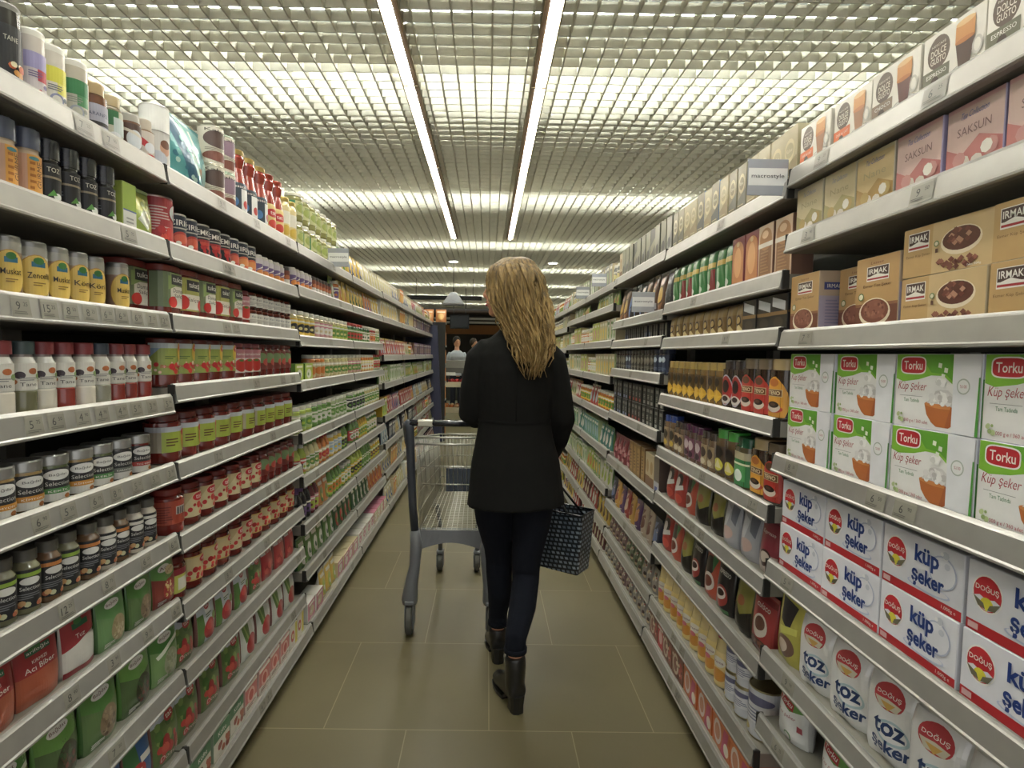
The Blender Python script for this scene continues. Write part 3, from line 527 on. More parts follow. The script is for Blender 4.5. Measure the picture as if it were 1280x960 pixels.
sachet('pack_blue_red', 'small blue and green sachet with red oval', lambda a: a.r(0, 0, 1, 1, '#3f7a44').r(.45, .3, 1, 1, '#2c62a0').e(.35, .5, .3, .14, '#b9242c').t('tat', .35, .5, .1, W_, .3).r(.5, .6, .95, .72, W_), .1, .14)
box('base_pink', 'stock_cube_box', 'carton', 'pink and white carton with food picture', .1, .1, .09, '#c9a49a', lambda a: a.r(0, 0, 1, .3, '#cfc8ba').r(0, .3, 1, 1, '#bf6b64').e(.5, .5, .3, .3, '#d9a898').e(.5, .5, .2, .2, '#b5493c').r(0, .88, 1, 1, '#d8d2c4').lines(.1, .08, .9, .24, 2, '#7c4a3c'))
box('base_green', 'stock_cube_box', 'carton', 'green and white carton with brown food picture', .11, .1, .09, '#8a9c84', lambda a: a.r(0, 0, 1, .6, '#cdc9b8').r(0, .6, 1, 1, '#4d7a56').blobs(6, .1, .1, .9, .5, .012, ['#8a3f2c', '#a4593a'], 2).t('Köfte', .5, .8, .16, W_, .5))
box('base_white', 'stock_cube_box', 'carton', 'white and yellow carton with red spot', .09, .1, .09, '#cfc9ba', lambda a: a.r(0, 0, 1, 1, '#d2ccbe').r(.7, 0, 1, 1, '#c4b434').e(.35, .5, .24, .26, '#b5473c').e(.35, .5, .12, .12, '#d8c8a0'))

# --- right nearest section
def a_dg(bot, txt, cup, logo='#5b4a3c'):
    def f(a):
        a.r(0, 0, 1, 1, '#e2ded2'); a.e(.26, .67, .19, .27, logo)
        a.t('NESCAFÉ', .26, .8, .045, '#ddd5c4', .24); a.t('DOLCE', .26, .68, .11, '#e4dccb', .26, .008); a.t('GUSTO', .26, .55, .11, '#e4dccb', .26, .008)
        a.r(.0, .12, .46, .42, bot); a.t(txt, .24, .33, .07, W_, .34); a.e(.22, .2, .07, .09, '#3c2c22')
        a.e(.72, .16, .26, .1, '#8d8a84'); a.e(.72, .18, .21, .07, '#c9c6bd')
        a.p([(.55, .62), (.85, .62), (.79, .17), (.62, .17)], cup); a.p([(.55, .86), (.85, .9), (.85, .6), (.55, .6)], '#c88a44'); a.e(.7, .88, .15, .05, '#dcb478'); a.e(.7, .6, .15, .04, '#b5702e')
        a.e(.9, .4, .08, .14, '#c2beb4'); a.e(.9, .4, .05, .1, '#e2ded2')
        return a.r(0, 0, 1, .09, '#c2c6cf')
    return f
for key, bot, txt, cup, desc in (('dg_olive', '#66654f', 'ESPRESSO', '#4a3022', 'white coffee capsule box with olive panel'), ('dg_orange', '#d4672c', 'CAFÉ AU LAIT', '#9a6a44', 'white coffee capsule box with orange panel'), ('dg_brown', '#7f6a58', 'CHOCO', '#5c2c22', 'white coffee capsule box with tall brown drink'), ('dg_red', '#b5342c', 'AMERICANO', '#3a2620', 'red coffee capsule box')):
    box(key, 'coffee_capsule_box', 'box', desc, .13, .112, .09, '#cfc9bb' if key != 'dg_red' else '#b5342c', a_dg(bot, txt, cup) if key != 'dg_red' else (lambda a: a.r(0, 0, 1, 1, '#c4483a').t('AMERICANO', .35, .82, .1, W_, .6).e(.45, .45, .16, .14, '#3a2620').r(0, 0, 1, .25, '#d9d6cc')))
def a_tea(bg, b2, tc, w):
    def f(a):
        a.r(0, 0, 1, 1, bg); a.r(0, .94, 1, 1, '#d8a0a4' if w else '#c9bb8c'); a.p([(0, 0), (1, 0), (1, .35), (.6, .5), (.3, .3), (0, .45)], b2)
        a.t('Tea Collection', .5, .84, .09, tc, .5, shear=.3); a.t('SAKSUN' if w else 'Nane', .5, .62, .12, '#8d6a68' if w else '#b0a070', .6)
        a.blobs(10, .2, .1, .95, .32, .012, ['#ddd2c4', '#e6e0d4', '#c98a84' if w else '#b89a4c'], 4); return a
    return f
for key, bg, b2, tc, w, body, desc in (('tea_pink', '#d8b3aa', '#c2706c', '#5d6ab0', 1, '#b8aad0', 'shrink-wrapped pink tea box with lilac side'), ('tea_gold', '#cdb173', '#b08a3c', '#4a5aa0', 0, '#c8bda0', 'shrink-wrapped gold tea box'), ('tea_cream', '#cfbd8a', '#a89a5c', '#8a90b0', 0, '#c9bf9c', 'shrink-wrapped cream tea box')):
    box(key, 'tea_box', 'box', desc, .118, .128, .07, body, a_tea(bg, b2, tc, w), kind='foil')
def irmak_logo(a, cx, cy, w, h):
    a.r(cx - w / 2, cy - h / 2, cx + w / 2, cy + h / 2, W_); a.r(cx - w * .47, cy - h * .18, cx + w * .47, cy + h * .46, '#4a3630'); a.r(cx - w * .47, cy - h * .42, cx + w * .47, cy - h * .3, '#a52a2e')
    a.t('IRMAK', cx, cy + h * .16, h * .36, W_, w * .84, .012); a.p([(cx - w * .35, cy - h * .18), (cx, cy - h * .02), (cx + w * .35, cy - h * .18)], W_); return a
def a_irm_tall(a):
    a.r(0, 0, 1, 1, '#b9935c'); a.r(0, 0, 1, .32, '#6f3f2c'); a.r(0, .32, 1, .36, '#8a5a3c'); a.t('Lezzet', .5, .92, .035, '#7a3a2c', .3, shear=.3); irmak_logo(a, .52, .77, .52, .2)
    a.t('Esmer Toz Şeker', .52, .6, .055, '#5a3a24', .66); a.e(.48, .23, .37, .2, '#e2d4b8'); a.e(.48, .25, .33, .165, '#7a4634'); a.e(.48, .27, .26, .13, '#8a5442'); a.blobs(30, .24, .16, .72, .36, .0035, ['#915a48', '#6f3c2c', '#9c6652'], 4)
    a.e(.16, .46, .07, .055, '#5d7a48'); a.e(.16, .46, .05, .04, '#d8d2b8'); a.t('1000g', .16, .04, .03, W_, .2); return a
box('irmak_tall', 'brown_sugar_carton', 'carton', 'tall tan brown-sugar carton with sugar bowl picture', .125, .152, .075, '#b8a488', a_irm_tall, sart=lambda a: a.r(0, 0, 1, 1, '#b7a38c').r(0, .0, 1, .6, '#a49cb0').r(.15, .7, .85, .82, '#3f4a86').t('IRMAK', .5, .76, .06, W_, .5).lines(.2, .1, .8, .56, 9, '#8a84a0'))
def a_irm_flat(a):
    a.r(0, 0, 1, 1, '#bd9a62'); a.r(.36, 0, 1, 1, '#c9ad7c'); irmak_logo(a, .19, .72, .26, .36); a.t('Esmer Küp Şeker', .19, .42, .07, '#6a4a2c', .3)
    a.e(.68, .56, .22, .27, '#e2d2b4'); a.e(.68, .59, .2, .22, '#5c3226')
    R = random.Random(4)
    for i in range(16):
        cx, cy = .56 + .24 * R.random(), .5 + .28 * R.random(); s_ = .034; c = R.choice(['#8a5240', '#a4705a', '#6f3c2e', '#b98a70'])
        a.p([(cx - s_, cy), (cx, cy - s_ * 1.7), (cx + s_, cy), (cx, cy + s_ * 1.7)], c)
    for i in range(18):
        cx, cy = .42 + .5 * R.random(), .06 + .16 * R.random(); s_ = .036; c = R.choice(['#7a4636', '#8d5644', '#603024'])
        a.p([(cx - s_, cy), (cx, cy - s_ * 1.7), (cx + s_, cy), (cx, cy + s_ * 1.7)], c)
    a.e(.42, .58, .03, .06, '#5d7a48'); a.e(.42, .58, .02, .04, '#d8d2b8'); a.r(.41, .4, .44, .48, '#5a3a2c'); a.t('Net 500g', .84, .05, .05, W_, .14); return a
box('irmak_flat', 'brown_sugar_carton', 'carton', 'wide tan sugar-cube carton with bowl of cubes', .19, .093, .075, '#c2b08c', a_irm_flat)
def a_torku(a):
    a.r(0, 0, 1, 1, '#e4e3e0'); a.p([(0, 1), (.7, 1), (.7, .62), (.6, .72), (.45, .72), (.3, .66), (.1, .62), (0, .66)], '#7cb82e'); a.p([(.3, 1), (.7, 1), (.7, .66), (.62, .74), (.45, .76)], '#5fa02a')
    a.se(.22, .85, .165, .125, '#e8e6e0', .5); a.se(.22, .85, .152, .108, '#bb1f2b', .5)
    a.t('Torku', .22, .85, .12, W_, .24, .012); a.t('Küp şeker', .22, .55, .15, '#a8283c', .36, -.004, shear=.2); a.r(.06, .425, .36, .43, '#8a8a8a'); a.t('Tam Tadında', .22, .37, .05, '#4f8a5a', .2)
    a.t('1000 g e / 360 adet', .28, .08, .06, '#b03048', .32); a.r(.0, .0, .005, 1, '#bfc6b4')
    a.p([(.39, .34), (.83, .34), (.8, .2), (.74, .1), (.68, .05), (.54, .05), (.48, .1), (.42, .2)], '#b5672f'); a.e(.61, .34, .22, .05, '#c98246'); a.p([(.7, .34), (.83, .34), (.8, .2), (.74, .1), (.68, .05), (.64, .05)], '#a4582c')
    a.p([(.42, .35), (.8, .35), (.74, .46), (.66, .54), (.56, .54), (.48, .46)], '#d3d1ce'); a.blobs(26, .46, .35, .76, .48, .0065, ['#eeedea', '#c2bfbd', '#dcdad8'], 7); a.blobs(5, .55, .6, .68, .68, .006, ['#f0efec', '#d5d4d0'], 9)
    for x, y in ((.56, .86), (.63, .8), (.6, .72)): a.p([(x - .02, y - .03), (x + .02, y - .04), (x + .025, y + .02), (x - .015, y + .03)], '#e4ead8')
    a.r(.72, 0, 1, 1, '#dfe0e4'); a.e(.83, .6, .07, .1, '#a9b3a8'); a.e(.83, .6, .058, .083, '#e2e3e2'); a.t('%100', .83, .6, .04, '#a8384a', .07); a.p([(.97, 0), (1, 0), (1, .72), (.985, .72)], '#4f9a3a'); a.blobs(5, .04, .08, .12, .2, .004, ['#b8c890', '#9ab070'], 2); return a
box('torku_box', 'sugar_cube_carton', 'carton', 'white and green sugar-cube carton', .186, .138, .1, '#d9dbe2', a_torku, sart=lambda a: a.r(0, 0, 1, 1, '#dfe2ec').r(0, 0, .3, .7, '#4fa03c'))
def a_dogus(a):
    a.r(0, 0, 1, 1, '#dcdde4'); a.r(0, 0, 1, .15, '#b8202a'); a.t('1.000g e', .86, .075, .07, W_, .16); a.r(.02, .03, .12, .12, '#d8b0b0')
    a.e(.19, .6, .145, .27, '#e8e6e2'); a.e(.19, .6, .132, .245, '#c01f2c'); a.p([(.06, .52), (.12, .56), (.19, .52), (.26, .56), (.32, .52), (.29, .42), (.19, .36), (.09, .42)], '#dcdde4')
    a.e(.19, .45, .062, .1, '#d9cf2c', a0=0, a1=180); a.p([(.125, .46), (.255, .46), (.19, .36)], '#d9cf2c'); a.p([(.06, .53), (.16, .46), (.18, .38), (.11, .4)], '#6d6a54'); a.p([(.32, .53), (.22, .46), (.2, .38), (.27, .4)], '#6d6a54')
    a.t('DOĞUŞ', .19, .67, .12, W_, .22, .01)
    a.e(.78, .6, .16, .26, '#b3bad0'); a.e(.78, .6, .145, .235, '#dcdde4'); a.e(.62, .25, .26, .08, '#bcc4dc'); a.e(.62, .26, .24, .065, '#dcdde4')
    a.t('küp', .59, .7, .36, '#1f3a7c', .3, .03); a.t('şeker', .61, .36, .32, '#1f3a7c', .4, .03); a.blobs(4, .7, .7, .85, .9, .006, ['#e8e8ea', '#c4c8d2'], 5); return a
box('dogus_box', 'sugar_cube_carton', 'carton', 'white, red and blue sugar-cube carton', .186, .116, .1, '#dadbe2', a_dogus)
def a_toz(a):
    a.r(0, 0, 1, 1, '#e2e1e0'); a.e(.5, .8, .3, .16, '#c0242f'); a.p([(.24, .76), (.5, .78), (.76, .76), (.66, .66), (.34, .66)], '#d0c9b0'); a.p([(.36, .74), (.64, .74), (.5, .64)], '#d9a83c'); a.t('DOĞUŞ', .5, .83, .07, W_, .46, .008)
    a.e(.6, .4, .3, .14, '#a9c4cc'); a.e(.6, .4, .25, .11, '#e2e1e0'); a.t('toz', .54, .44, .19, '#1f3a6c', .56, .03); a.t('şeker', .56, .2, .19, '#1f3a6c', .74, .03); return a
pouch('toz_seker', 'sugar_bag', 'bag', 'plump white granulated sugar bag', .115, .175, .085, '#d6d5d3', a_toz, kind='foil', top=.45, fat=.7, crimp=False)
pouch('torku_bag', 'sugar_bag', 'bag', 'white sugar bag with green and red top', .14, .185, .08, '#d8d8d6', lambda a: a.r(0, 0, 1, 1, '#dedfde').p([(0, 1), (1, 1), (.9, .7), (.5, .6), (0, .74)], '#5d9a3c').p([(.05, .86), (.6, .76), (.6, .62), (.05, .7)], '#b51f2c').t('Torku', .33, .74, .09, W_, .45, .01, rot=-.15).t('Toz şeker', .4, .5, .08, '#a8384a', .6, shear=.2).e(.5, .12, .14, .1, '#6a9a6a').e(.5, .12, .1, .07, '#dedfde').r(.75, .3, .9, .42, '#a83a4c'), kind='foil', top=.2, fat=.45)
pouch('yellow_bag', 'cocoa_pouch', 'pouch', 'crumpled yellow pouch with dark picture', .11, .18, .05, '#b8b02c', lambda a: a.r(0, 0, 1, 1, '#bdb52e').p([(.1, .95), (.8, .9), (.6, .5), (.2, .6)], '#3a3436').e(.5, .25, .35, .16, '#7a5a4a').e(.45, .25, .2, .1, '#cdb9a4').p([(.2, .5), (.9, .6), (.9, .5), (.3, .4)], '#d8d848'), kind='foil')
pouch('blue_film', 'sugar_bag', 'bag', 'pale blue crumpled bag lying low', .1, .1, .06, '#b4c4cc', lambda a: a.r(0, 0, 1, 1, '#bccbd2').blobs(6, .1, .1, .9, .8, .014, ['#d8e2e6', '#9ab0bc'], 3), kind='foil')
# --- right second section
def a_gold(c1, c2): return lambda a: a.r(0, 0, 1, 1, c1).p([(0, 0), (1, 0), (1, .5), (0, .3)], c2).e(.5, .62, .36, .2, '#c9bd90').e(.5, .62, .28, .13, c1).t('Kahve', .5, .62, .07, '#e0d8b8', .4).lines(.15, .08, .85, .22, 3, '#b8ac80')
box('gold_box', 'coffee_box', 'box', 'olive gold coffee box', .062, .16, .1, '#7a7458', a_gold('#8a8060', '#5d5a48'))
box('gold_blue', 'coffee_box', 'box', 'gold coffee box with bright blue side', .066, .165, .1, '#2f6ea8', a_gold('#857d62', '#4f5048'))
box('gold_light', 'coffee_box', 'box', 'pale gold coffee box with picture', .07, .16, .1, '#b3a884', a_gold('#a89c74', '#8a7a52'))
box('arch_orange', 'filter_coffee_pack', 'box', 'orange-brown pack with arched window', .088, .165, .06, '#7a3034', lambda a: a.r(0, 0, 1, 1, '#7c2f34').r(.06, .0, .94, .72, '#c08048').e(.5, .72, .44, .2, '#c08048').e(.5, .5, .3, .3, '#d8a068').r(0, 0, 1, .1, '#d4b88a').e(.5, .86, .12, .05, '#d0b080'))
box('arch_brown', 'filter_coffee_pack', 'box', 'beige-banded brown pack with arched window', .088, .165, .06, '#7a5a4a', lambda a: a.r(0, 0, 1, 1, '#c4a88a').r(.08, .02, .92, .74, '#8d6440').e(.5, .74, .42, .2, '#a87848').r(.0, .6, 1, .68, '#d8d2c4').lines(.2, .1, .8, .55, 8, '#a5794e').e(.5, .82, .22, .07, '#d8b48a'))
for key, c, desc in (('green_gold', '#2f7a3c', 'green coffee pack with gold band'), ('green_red', '#8a2c2e', 'red-striped green coffee pack with gold band')):
    pouch(key, 'coffee_pack', 'pack', desc, .072, .16, .05, '#2c6e38', lambda a, c=c: a.r(0, 0, 1, 1, '#2f7a3c').r(.6, 0, 1, .62, c).r(0, .66, 1, .78, '#c4a83c').p([(.1, .6), (.5, .6), (.6, .1), (.4, .1)], '#7fae84').e(.4, .2, .26, .1, '#d8e0d4').e(.4, .9, .2, .05, '#5f9a5c'), kind='foil', top=.6, fat=.6)
def a_tall_dark(a): return a.r(0, 0, 1, 1, '#2a251f').r(0, .45, 1, .55, '#8a6a3c').p([(.1, .95), (.9, .8), (.9, .55), (.1, .7)], '#c9ccd0').e(.5, .25, .3, .15, '#3c3428').r(.2, .02, .8, .12, '#a8adb8')
box('dark_box', 'coffee_box', 'box', 'black coffee box with silver slash', .085, .105, .06, '#1c1b1c', a_tall_dark, sart=lambda a: a.r(0, 0, 1, 1, '#1d1c1e').r(.2, .08, .8, .22, '#a8b4cc').r(0, .5, 1, .56, '#5a4626'))
pouch('gold_pouch', 'coffee_pack', 'pack', 'brown gold coffee pack with leaf swirl', .07, .1, .045, '#7a5f2c', lambda a: a.r(0, 0, 1, 1, '#8a6a32').r(0, .7, 1, 1, '#9a7c3c').e(.5, .5, .24, .18, '#4a3520').e(.5, .5, .14, .12, '#c9a85c').p([(.1, .1), (.6, .35), (.9, .15), (.5, .02)], '#d8c480').r(.05, .02, .25, .14, '#d8d4c0'), kind='foil', top=.6, fat=.6)
def cjar(key, desc, R, H, body, cap, art, p=4): jar(key, 'instant_coffee_jar', 'jar', desc, R, H, body, cap, art, capr=.84, caph=H * .2, neck=.8, sh=.82, p=p, az=(.06, .72), wrap=R * 2.3, capkind='gloss')
def a_creno(c1, c2, ring=False): 
    def f(a):
        a.p([(.12, .0), (.88, 0), (.96, .2), (.97, .4), (.93, .6), (.84, .78), (.72, .91), (.56, .99), (.44, .98), (.3, .9), (.18, .76), (.09, .58), (.05, .38), (.06, .18)], c1); a.e(.5, .84, .2, .1, c2); a.p([(.12, .0), (.3, 0), (.16, .3), (.22, .7), (.09, .58), (.05, .38)], c2); a.r(.22, .5, .82, .68, '#c9b48a'); a.r(.24, .515, .8, .665, c2 if ring else '#6a4426'); a.t('TENO', .52, .59, .1, '#ecdcb4', .48, .01)
        a.e(.52, .2, .32, .1, '#c04a38'); a.e(.52, .24, .26, .13, '#cfc2b4'); a.e(.52, .3, .22, .08, '#2a1c16'); a.e(.5, .31, .12, .04, '#5a4030'); return a
    return f
cjar('coffee_yellow', 'coffee jar with orange label and beige lid', .044, .172, '#3c2a1c', '#c0a878', a_creno('#d99a2c', '#b86a28'))
cjar('coffee_red', 'coffee jar with red label and brown lid', .041, .172, '#33231a', '#7a6a54', a_creno('#b53428', '#5a3a24'))
cjar('coffee_oval', 'coffee jar with red oval and dark lid', .036, .165, '#3a2a22', '#3c3430', lambda a: a.e(.5, .5, .4, .48, '#b8b2c0').e(.5, .5, .36, .44, '#a82c28').e(.5, .62, .22, .2, '#2a1c1a').e(.5, .22, .3, .14, '#d8cfc4').e(.5, .24, .2, .08, '#3a2620'))
cjar('coffee_gold', 'gold granule coffee jar with star label', .031, .155, '#8a6a34', '#b89a4c', lambda a: a.r(.15, .1, .85, .95, '#5a4424').e(.5, .3, .34, .2, '#d8a82c').p([(.5, .62), (.6, .3), (.9, .3), (.66, .2), (.5, .02), (.34, .2), (.1, .3), (.4, .3)], '#e4b83a').e(.5, .75, .2, .14, '#2c2218'))
cjar('coffee_small', 'slim brown coffee jar with dark label', .028, .14, '#7a6248', '#4a3c34', lambda a: a.r(.15, .1, .85, .9, '#a08a68').e(.5, .6, .28, .2, '#3c2c24').e(.5, .25, .26, .12, '#c9bb9c'))
cjar('coffee_bluecap', 'slim brown coffee jar with blue lid', .028, .155, '#7a6248', '#2c4a9c', lambda a: a.r(.15, .1, .85, .9, '#8a7454').e(.5, .6, .28, .2, '#3c3424').e(.5, .25, .26, .12, '#c9a83c'))
cjar('coffee_purple', 'slim brown coffee jar with purple lid', .028, .145, '#6a5044', '#5a2a4c', lambda a: a.r(.15, .1, .85, .9, '#7a4a5a').e(.5, .6, .28, .2, '#c9b4b4').e(.5, .25, .26, .12, '#3c2430'))
cjar('coffee_greencap', 'coffee jar with bright green lid', .036, .165, '#6a5636', '#3fae3c', lambda a: a.r(.1, .05, .9, .9, '#4a3a2c').e(.5, .7, .3, .18, '#2a2420').e(.5, .3, .32, .2, '#c9c03c').p([(.5, .5), (.75, .2), (.25, .2)], '#d8d0a0'))
cjar('coffee_green', 'wide jar with dark green lid and green label', .048, .16, '#5c5438', '#1d5c3c', lambda a: a.r(.05, 0, .95, 1, '#2f7a44').r(.05, .78, .95, 1, '#b8ac8c').r(.2, .15, .8, .6, '#4f9a58').e(.5, .3, .2, .18, '#dfe6dc').r(.1, .62, .9, .68, '#d8dcb8'))
pouch('pouch_red', 'coffee_pouch', 'pouch', 'glossy red pouch with white swirl', .11, .16, .06, '#b8301e', lambda a: a.r(0, 0, 1, 1, '#bd3322').e(.5, .7, .34, .2, '#3a2420').e(.4, .66, .2, .14, '#d8cfc8').p([(.1, .5), (.9, .62), (.95, .5), (.2, .35)], '#e0ddd8').e(.6, .2, .3, .14, '#d8452c'), kind='foil')
pouch('pouch_olive', 'coffee_pouch', 'pouch', 'dark pouch with yellow peak', .12, .16, .06, '#4c4822', lambda a: a.r(0, 0, 1, 1, '#8f8a2a').p([(0, 0), (1, 0), (1, .5), (.6, .35), (.3, .55), (0, .3)], '#2a2620').e(.5, .62, .2, .1, '#a85a28'), kind='foil')
pouch('pouch_silver', 'coffee_pouch', 'pouch', 'silver foil pouch', .115, .16, .06, '#9a9ca4', lambda a: a.r(0, 0, 1, 1, '#a4a6ae').p([(.1, .9), (.5, .8), (.4, .3), (.15, .4)], '#c4c6cc').p([(.5, .95), (.95, .9), (.9, .5), (.6, .6)], '#6a6e7c').e(.5, .3, .3, .14, '#c8a89c'), kind='foil')
pouch('pouch_magenta', 'coffee_pouch', 'pouch', 'maroon and white pouch with coffee cup', .11, .165, .055, '#8a2c3c', lambda a: a.r(0, 0, 1, 1, '#9a3040').r(0, 0, 1, .4, '#c8b4a8').e(.5, .32, .3, .16, '#4a2c24').e(.5, .34, .22, .1, '#d8c8b4').t('Espresso', .5, .8, .09, W_, .7), kind='foil')
pouch('pouch_cuisco', 'coffee_pouch', 'pouch', 'red pouch with white cup and coffee beans', .125, .17, .055, '#a8282c', lambda a: a.r(0, 0, 1, 1, '#b02c2e').r(0, .9, 1, 1, '#8a1f24').t('cuisco', .5, .82, .1, W_, .6, .008).e(.5, .48, .3, .2, '#d8cdc0').e(.5, .52, .2, .12, '#6a4030').e(.5, .14, .4, .12, '#5a3428').blobs(16, .15, .05, .85, .22, .007, ['#3c2218', '#7a4a34'], 3), kind='foil')
pouch('pouch_black', 'coffee_pouch', 'pouch', 'black pouch with white lettering and red cup', .115, .165, .055, '#1f1c1c', lambda a: a.r(0, 0, 1, 1, '#241f20').t('ESPRESSO', .5, .82, .09, W_, .7, .01).e(.5, .35, .36, .22, '#a83428').e(.5, .4, .25, .12, '#d8cdc4').e(.5, .42, .18, .07, '#3a221c').r(.1, .02, .9, .1, '#3f7a44'), kind='foil')
pouch('pouch_orange', 'coffee_pouch', 'pouch', 'orange-red pouch with dark swirl', .11, .165, .055, '#c04426', lambda a: a.r(0, 0, 1, 1, '#c24a2a').e(.4, .7, .35, .2, '#2f2420').e(.5, .35, .36, .2, '#d8d0c8').e(.5, .36, .24, .12, '#7a3a28').p([(.5, .95), (.9, .9), (.7, .6)], '#3f8a4a'), kind='foil')
bottle('creamer', 'creamer_bottle', 'bottle', 'cream yellow creamer bottle', [(.03, 0), (.035, .004), (.035, .1), (.031, .125), (.027, .15), (.026, .165)], ('#d8b868', .0265, .022), lambda a: a.r(0, 0, 1, 1, '#d8c078').e(.5, .7, .26, .16, '#d8d2c4').e(.5, .3, .3, .2, '#c98a34').e(.45, .5, .14, .08, '#c86a7a').t('krema', .5, .7, .08, '#7a3a5a', .4), (.01, .12), .035, '#d6c084', kind='gloss')
bottle('creamer_red', 'creamer_bottle', 'bottle', 'cream yellow creamer bottle with red cap', [(.03, 0), (.035, .004), (.035, .1), (.031, .125), (.027, .15), (.026, .165)], ('#a8242c', .0265, .022), lambda a: a.r(0, 0, 1, 1, '#dcc484').e(.5, .7, .26, .16, '#d8d2c4').e(.5, .3, .3, .2, '#c98a34').t('krema', .5, .7, .08, '#7a3a5a', .4), (.01, .12), .035, '#d6c084', kind='gloss')
def a_mama(a): return a.r(0, 0, 1, 1, '#c8cbd0').r(.2, .3, .8, .7, '#dcdde0').e(.5, .8, .3, .1, '#6a6a88').lines(.25, .35, .75, .65, 4, '#8a8fa4').e(.3, .15, .1, .08, '#b8a86a').r(.05, .5, .2, .6, '#44507a')
can('tin_white_big', 'milk_powder_tin', 'tin can', 'large white tin with pale blue label', .049, .15, a_mama, rim='#a89c74', body='#ccced2')
can('tin_white_small', 'milk_powder_tin', 'tin can', 'small white tin with gold rim', .035, .095, a_mama, rim='#a89c74', body='#ccced2')
box('base_orange', 'biscuit_box', 'carton', 'orange and pink biscuit box with white swirl', .13, .105, .09, '#c0602c', lambda a: a.r(0, 0, 1, 1, '#c46c38').e(.3, .5, .22, .4, '#cfc0b8').e(.3, .5, .15, .26, '#b87a5a').p([(.5, 0), (.8, 0), (.95, 1), (.7, 1)], '#b84a6a').e(.82, .3, .14, .2, '#d8cdbc').r(0, .9, 1, 1, '#d8804a'))
box('base_brown', 'biscuit_box', 'carton', 'brown patterned biscuit box', .12, .105, .09, '#6a4a38', lambda a: a.r(0, 0, 1, 1, '#7a4c3a').e(.35, .5, .26, .4, '#b8a890').e(.35, .5, .18, .28, '#7c4a38').e(.8, .5, .16, .3, '#a84434').blobs(10, .1, .1, .9, .9, .008, ['#c9b89c', '#4a2c20'], 3))
box('base_redstripe', 'biscuit_box', 'carton', 'bright red biscuit box', .07, .105, .09, '#a82428', lambda a: a.r(0, 0, 1, 1, '#b0282c').e(.5, .5, .3, .3, '#c9a49a').r(0, .8, 1, .9, '#d8c8b8'))
# --- right third section
def a_blk(t): return lambda a: a.r(0, 0, 1, 1, '#26241f').r(.1, .6, .9, .9, '#4c483c').e(.5, .35, .3, .2, t).lines(.15, .04, .85, .14, 2, '#a8a89c')
box('slate_box', 'coffee_box', 'box', 'slim grey-green coffee box with white foot', .075, .165, .08, '#5c5c50', lambda a: a.r(0, 0, 1, 1, '#77766a').p([(0, .3), (1, .6), (1, 1), (0, 1)], '#8d8b74').e(.5, .3, .3, .14, '#4a4a44').r(.1, .04, .9, .14, '#cfd0c8'))
box('slate_dark', 'coffee_box', 'box', 'slim charcoal coffee box', .075, .165, .08, '#3c3c3c', lambda a: a.r(0, 0, 1, 1, '#5f5e56').p([(0, .2), (1, .5), (1, .7), (0, .5)], '#8a876c').r(.1, .04, .9, .14, '#bfc0ba'))
pouch('night_blue', 'coffee_pouch', 'pouch', 'black pouch with blue and tan figures', .1, .185, .06, '#27221f', lambda a: a.r(0, 0, 1, 1, '#2a2422').e(.5, .62, .22, .22, '#3f62a0').e(.5, .84, .2, .09, '#a8846a').r(.3, .12, .42, .4, '#6a82b8').r(.55, .12, .68, .4, '#6a82b8').r(.25, .03, .7, .12, '#b8b8b0'), kind='foil')
pouch('night_gold', 'coffee_pouch', 'pouch', 'dark brown pouch with yellow glow', .1, .19, .06, '#4a3022', lambda a: a.r(0, 0, 1, 1, '#5a3a26').e(.5, .5, .26, .22, '#c49a2c').e(.5, .84, .24, .1, '#b07a5c').p([(.2, .1), (.8, .3), (.7, .02)], '#8a5a34'), kind='foil')
pouch('night_black', 'coffee_pouch', 'pouch', 'plain speckled black pouch', .1, .19, .06, '#25252c', lambda a: a.r(0, 0, 1, 1, '#2b2b33').blobs(16, .1, .1, .9, .9, .006, ['#4a4a58', '#3a3a44'], 3), kind='foil')
box('thin_black', 'coffee_stick_box', 'box', 'slim black coffee-stick box with grey figures', .046, .108, .05, '#1f2024', a_blk('#6a6a60'))
box('thin_blue', 'coffee_stick_box', 'box', 'slim navy coffee-stick box', .046, .108, .05, '#1d2438', a_blk('#6a7a9a'))
jar('black_jar', 'instant_coffee_jar', 'jar', 'black coffee jar with grey label', .027, .12, '#28231e', '#3a3834', lambda a: a.r(.1, .05, .9, .95, '#3c3830').e(.5, .6, .26, .22, '#7a7464').lines(.2, .1, .8, .3, 3, '#8a8678'), capr=.95, caph=.02, p=4, az=(.1, .8))
jar('blue_jar', 'instant_coffee_jar', 'jar', 'navy coffee jar with pale spot', .027, .12, '#20283c', '#2c3650', lambda a: a.r(.1, .05, .9, .95, '#2c3650').e(.5, .7, .22, .16, '#b8c8d8').lines(.2, .1, .8, .3, 3, '#6a7a94'), capr=.95, caph=.02, p=4, az=(.1, .8))
def a_ness(c): return lambda a: a.r(0, 0, 1, 1, '#22231f').r(.2, .7, .8, .86, '#77786e').r(.32, .3, .68, .62, '#4c4f48').r(.25, .08, .75, .24, c).lines(.3, .34, .7, .58, 3, '#a0a298')
for key, c, n in (('ness_grey', '#9a9c94', 'grey'), ('ness_red', '#a84434', 'red'), ('ness_blue', '#8a94b8', 'blue')):
    box(key, 'coffee_box', 'box', 'small black coffee box with %s stripe' % n, .062, .1, .07, '#1d1e1c', a_ness(c))
pouch('crimson_pack', 'chocolate_pack', 'pack', 'crimson pack with pale flowers', .1, .15, .05, '#7a2430', lambda a: a.r(0, 0, 1, 1, '#862a36').blobs(12, .1, .1, .9, .9, .014, ['#a84450', '#c98a8a', '#5a1a24'], 3), kind='foil')
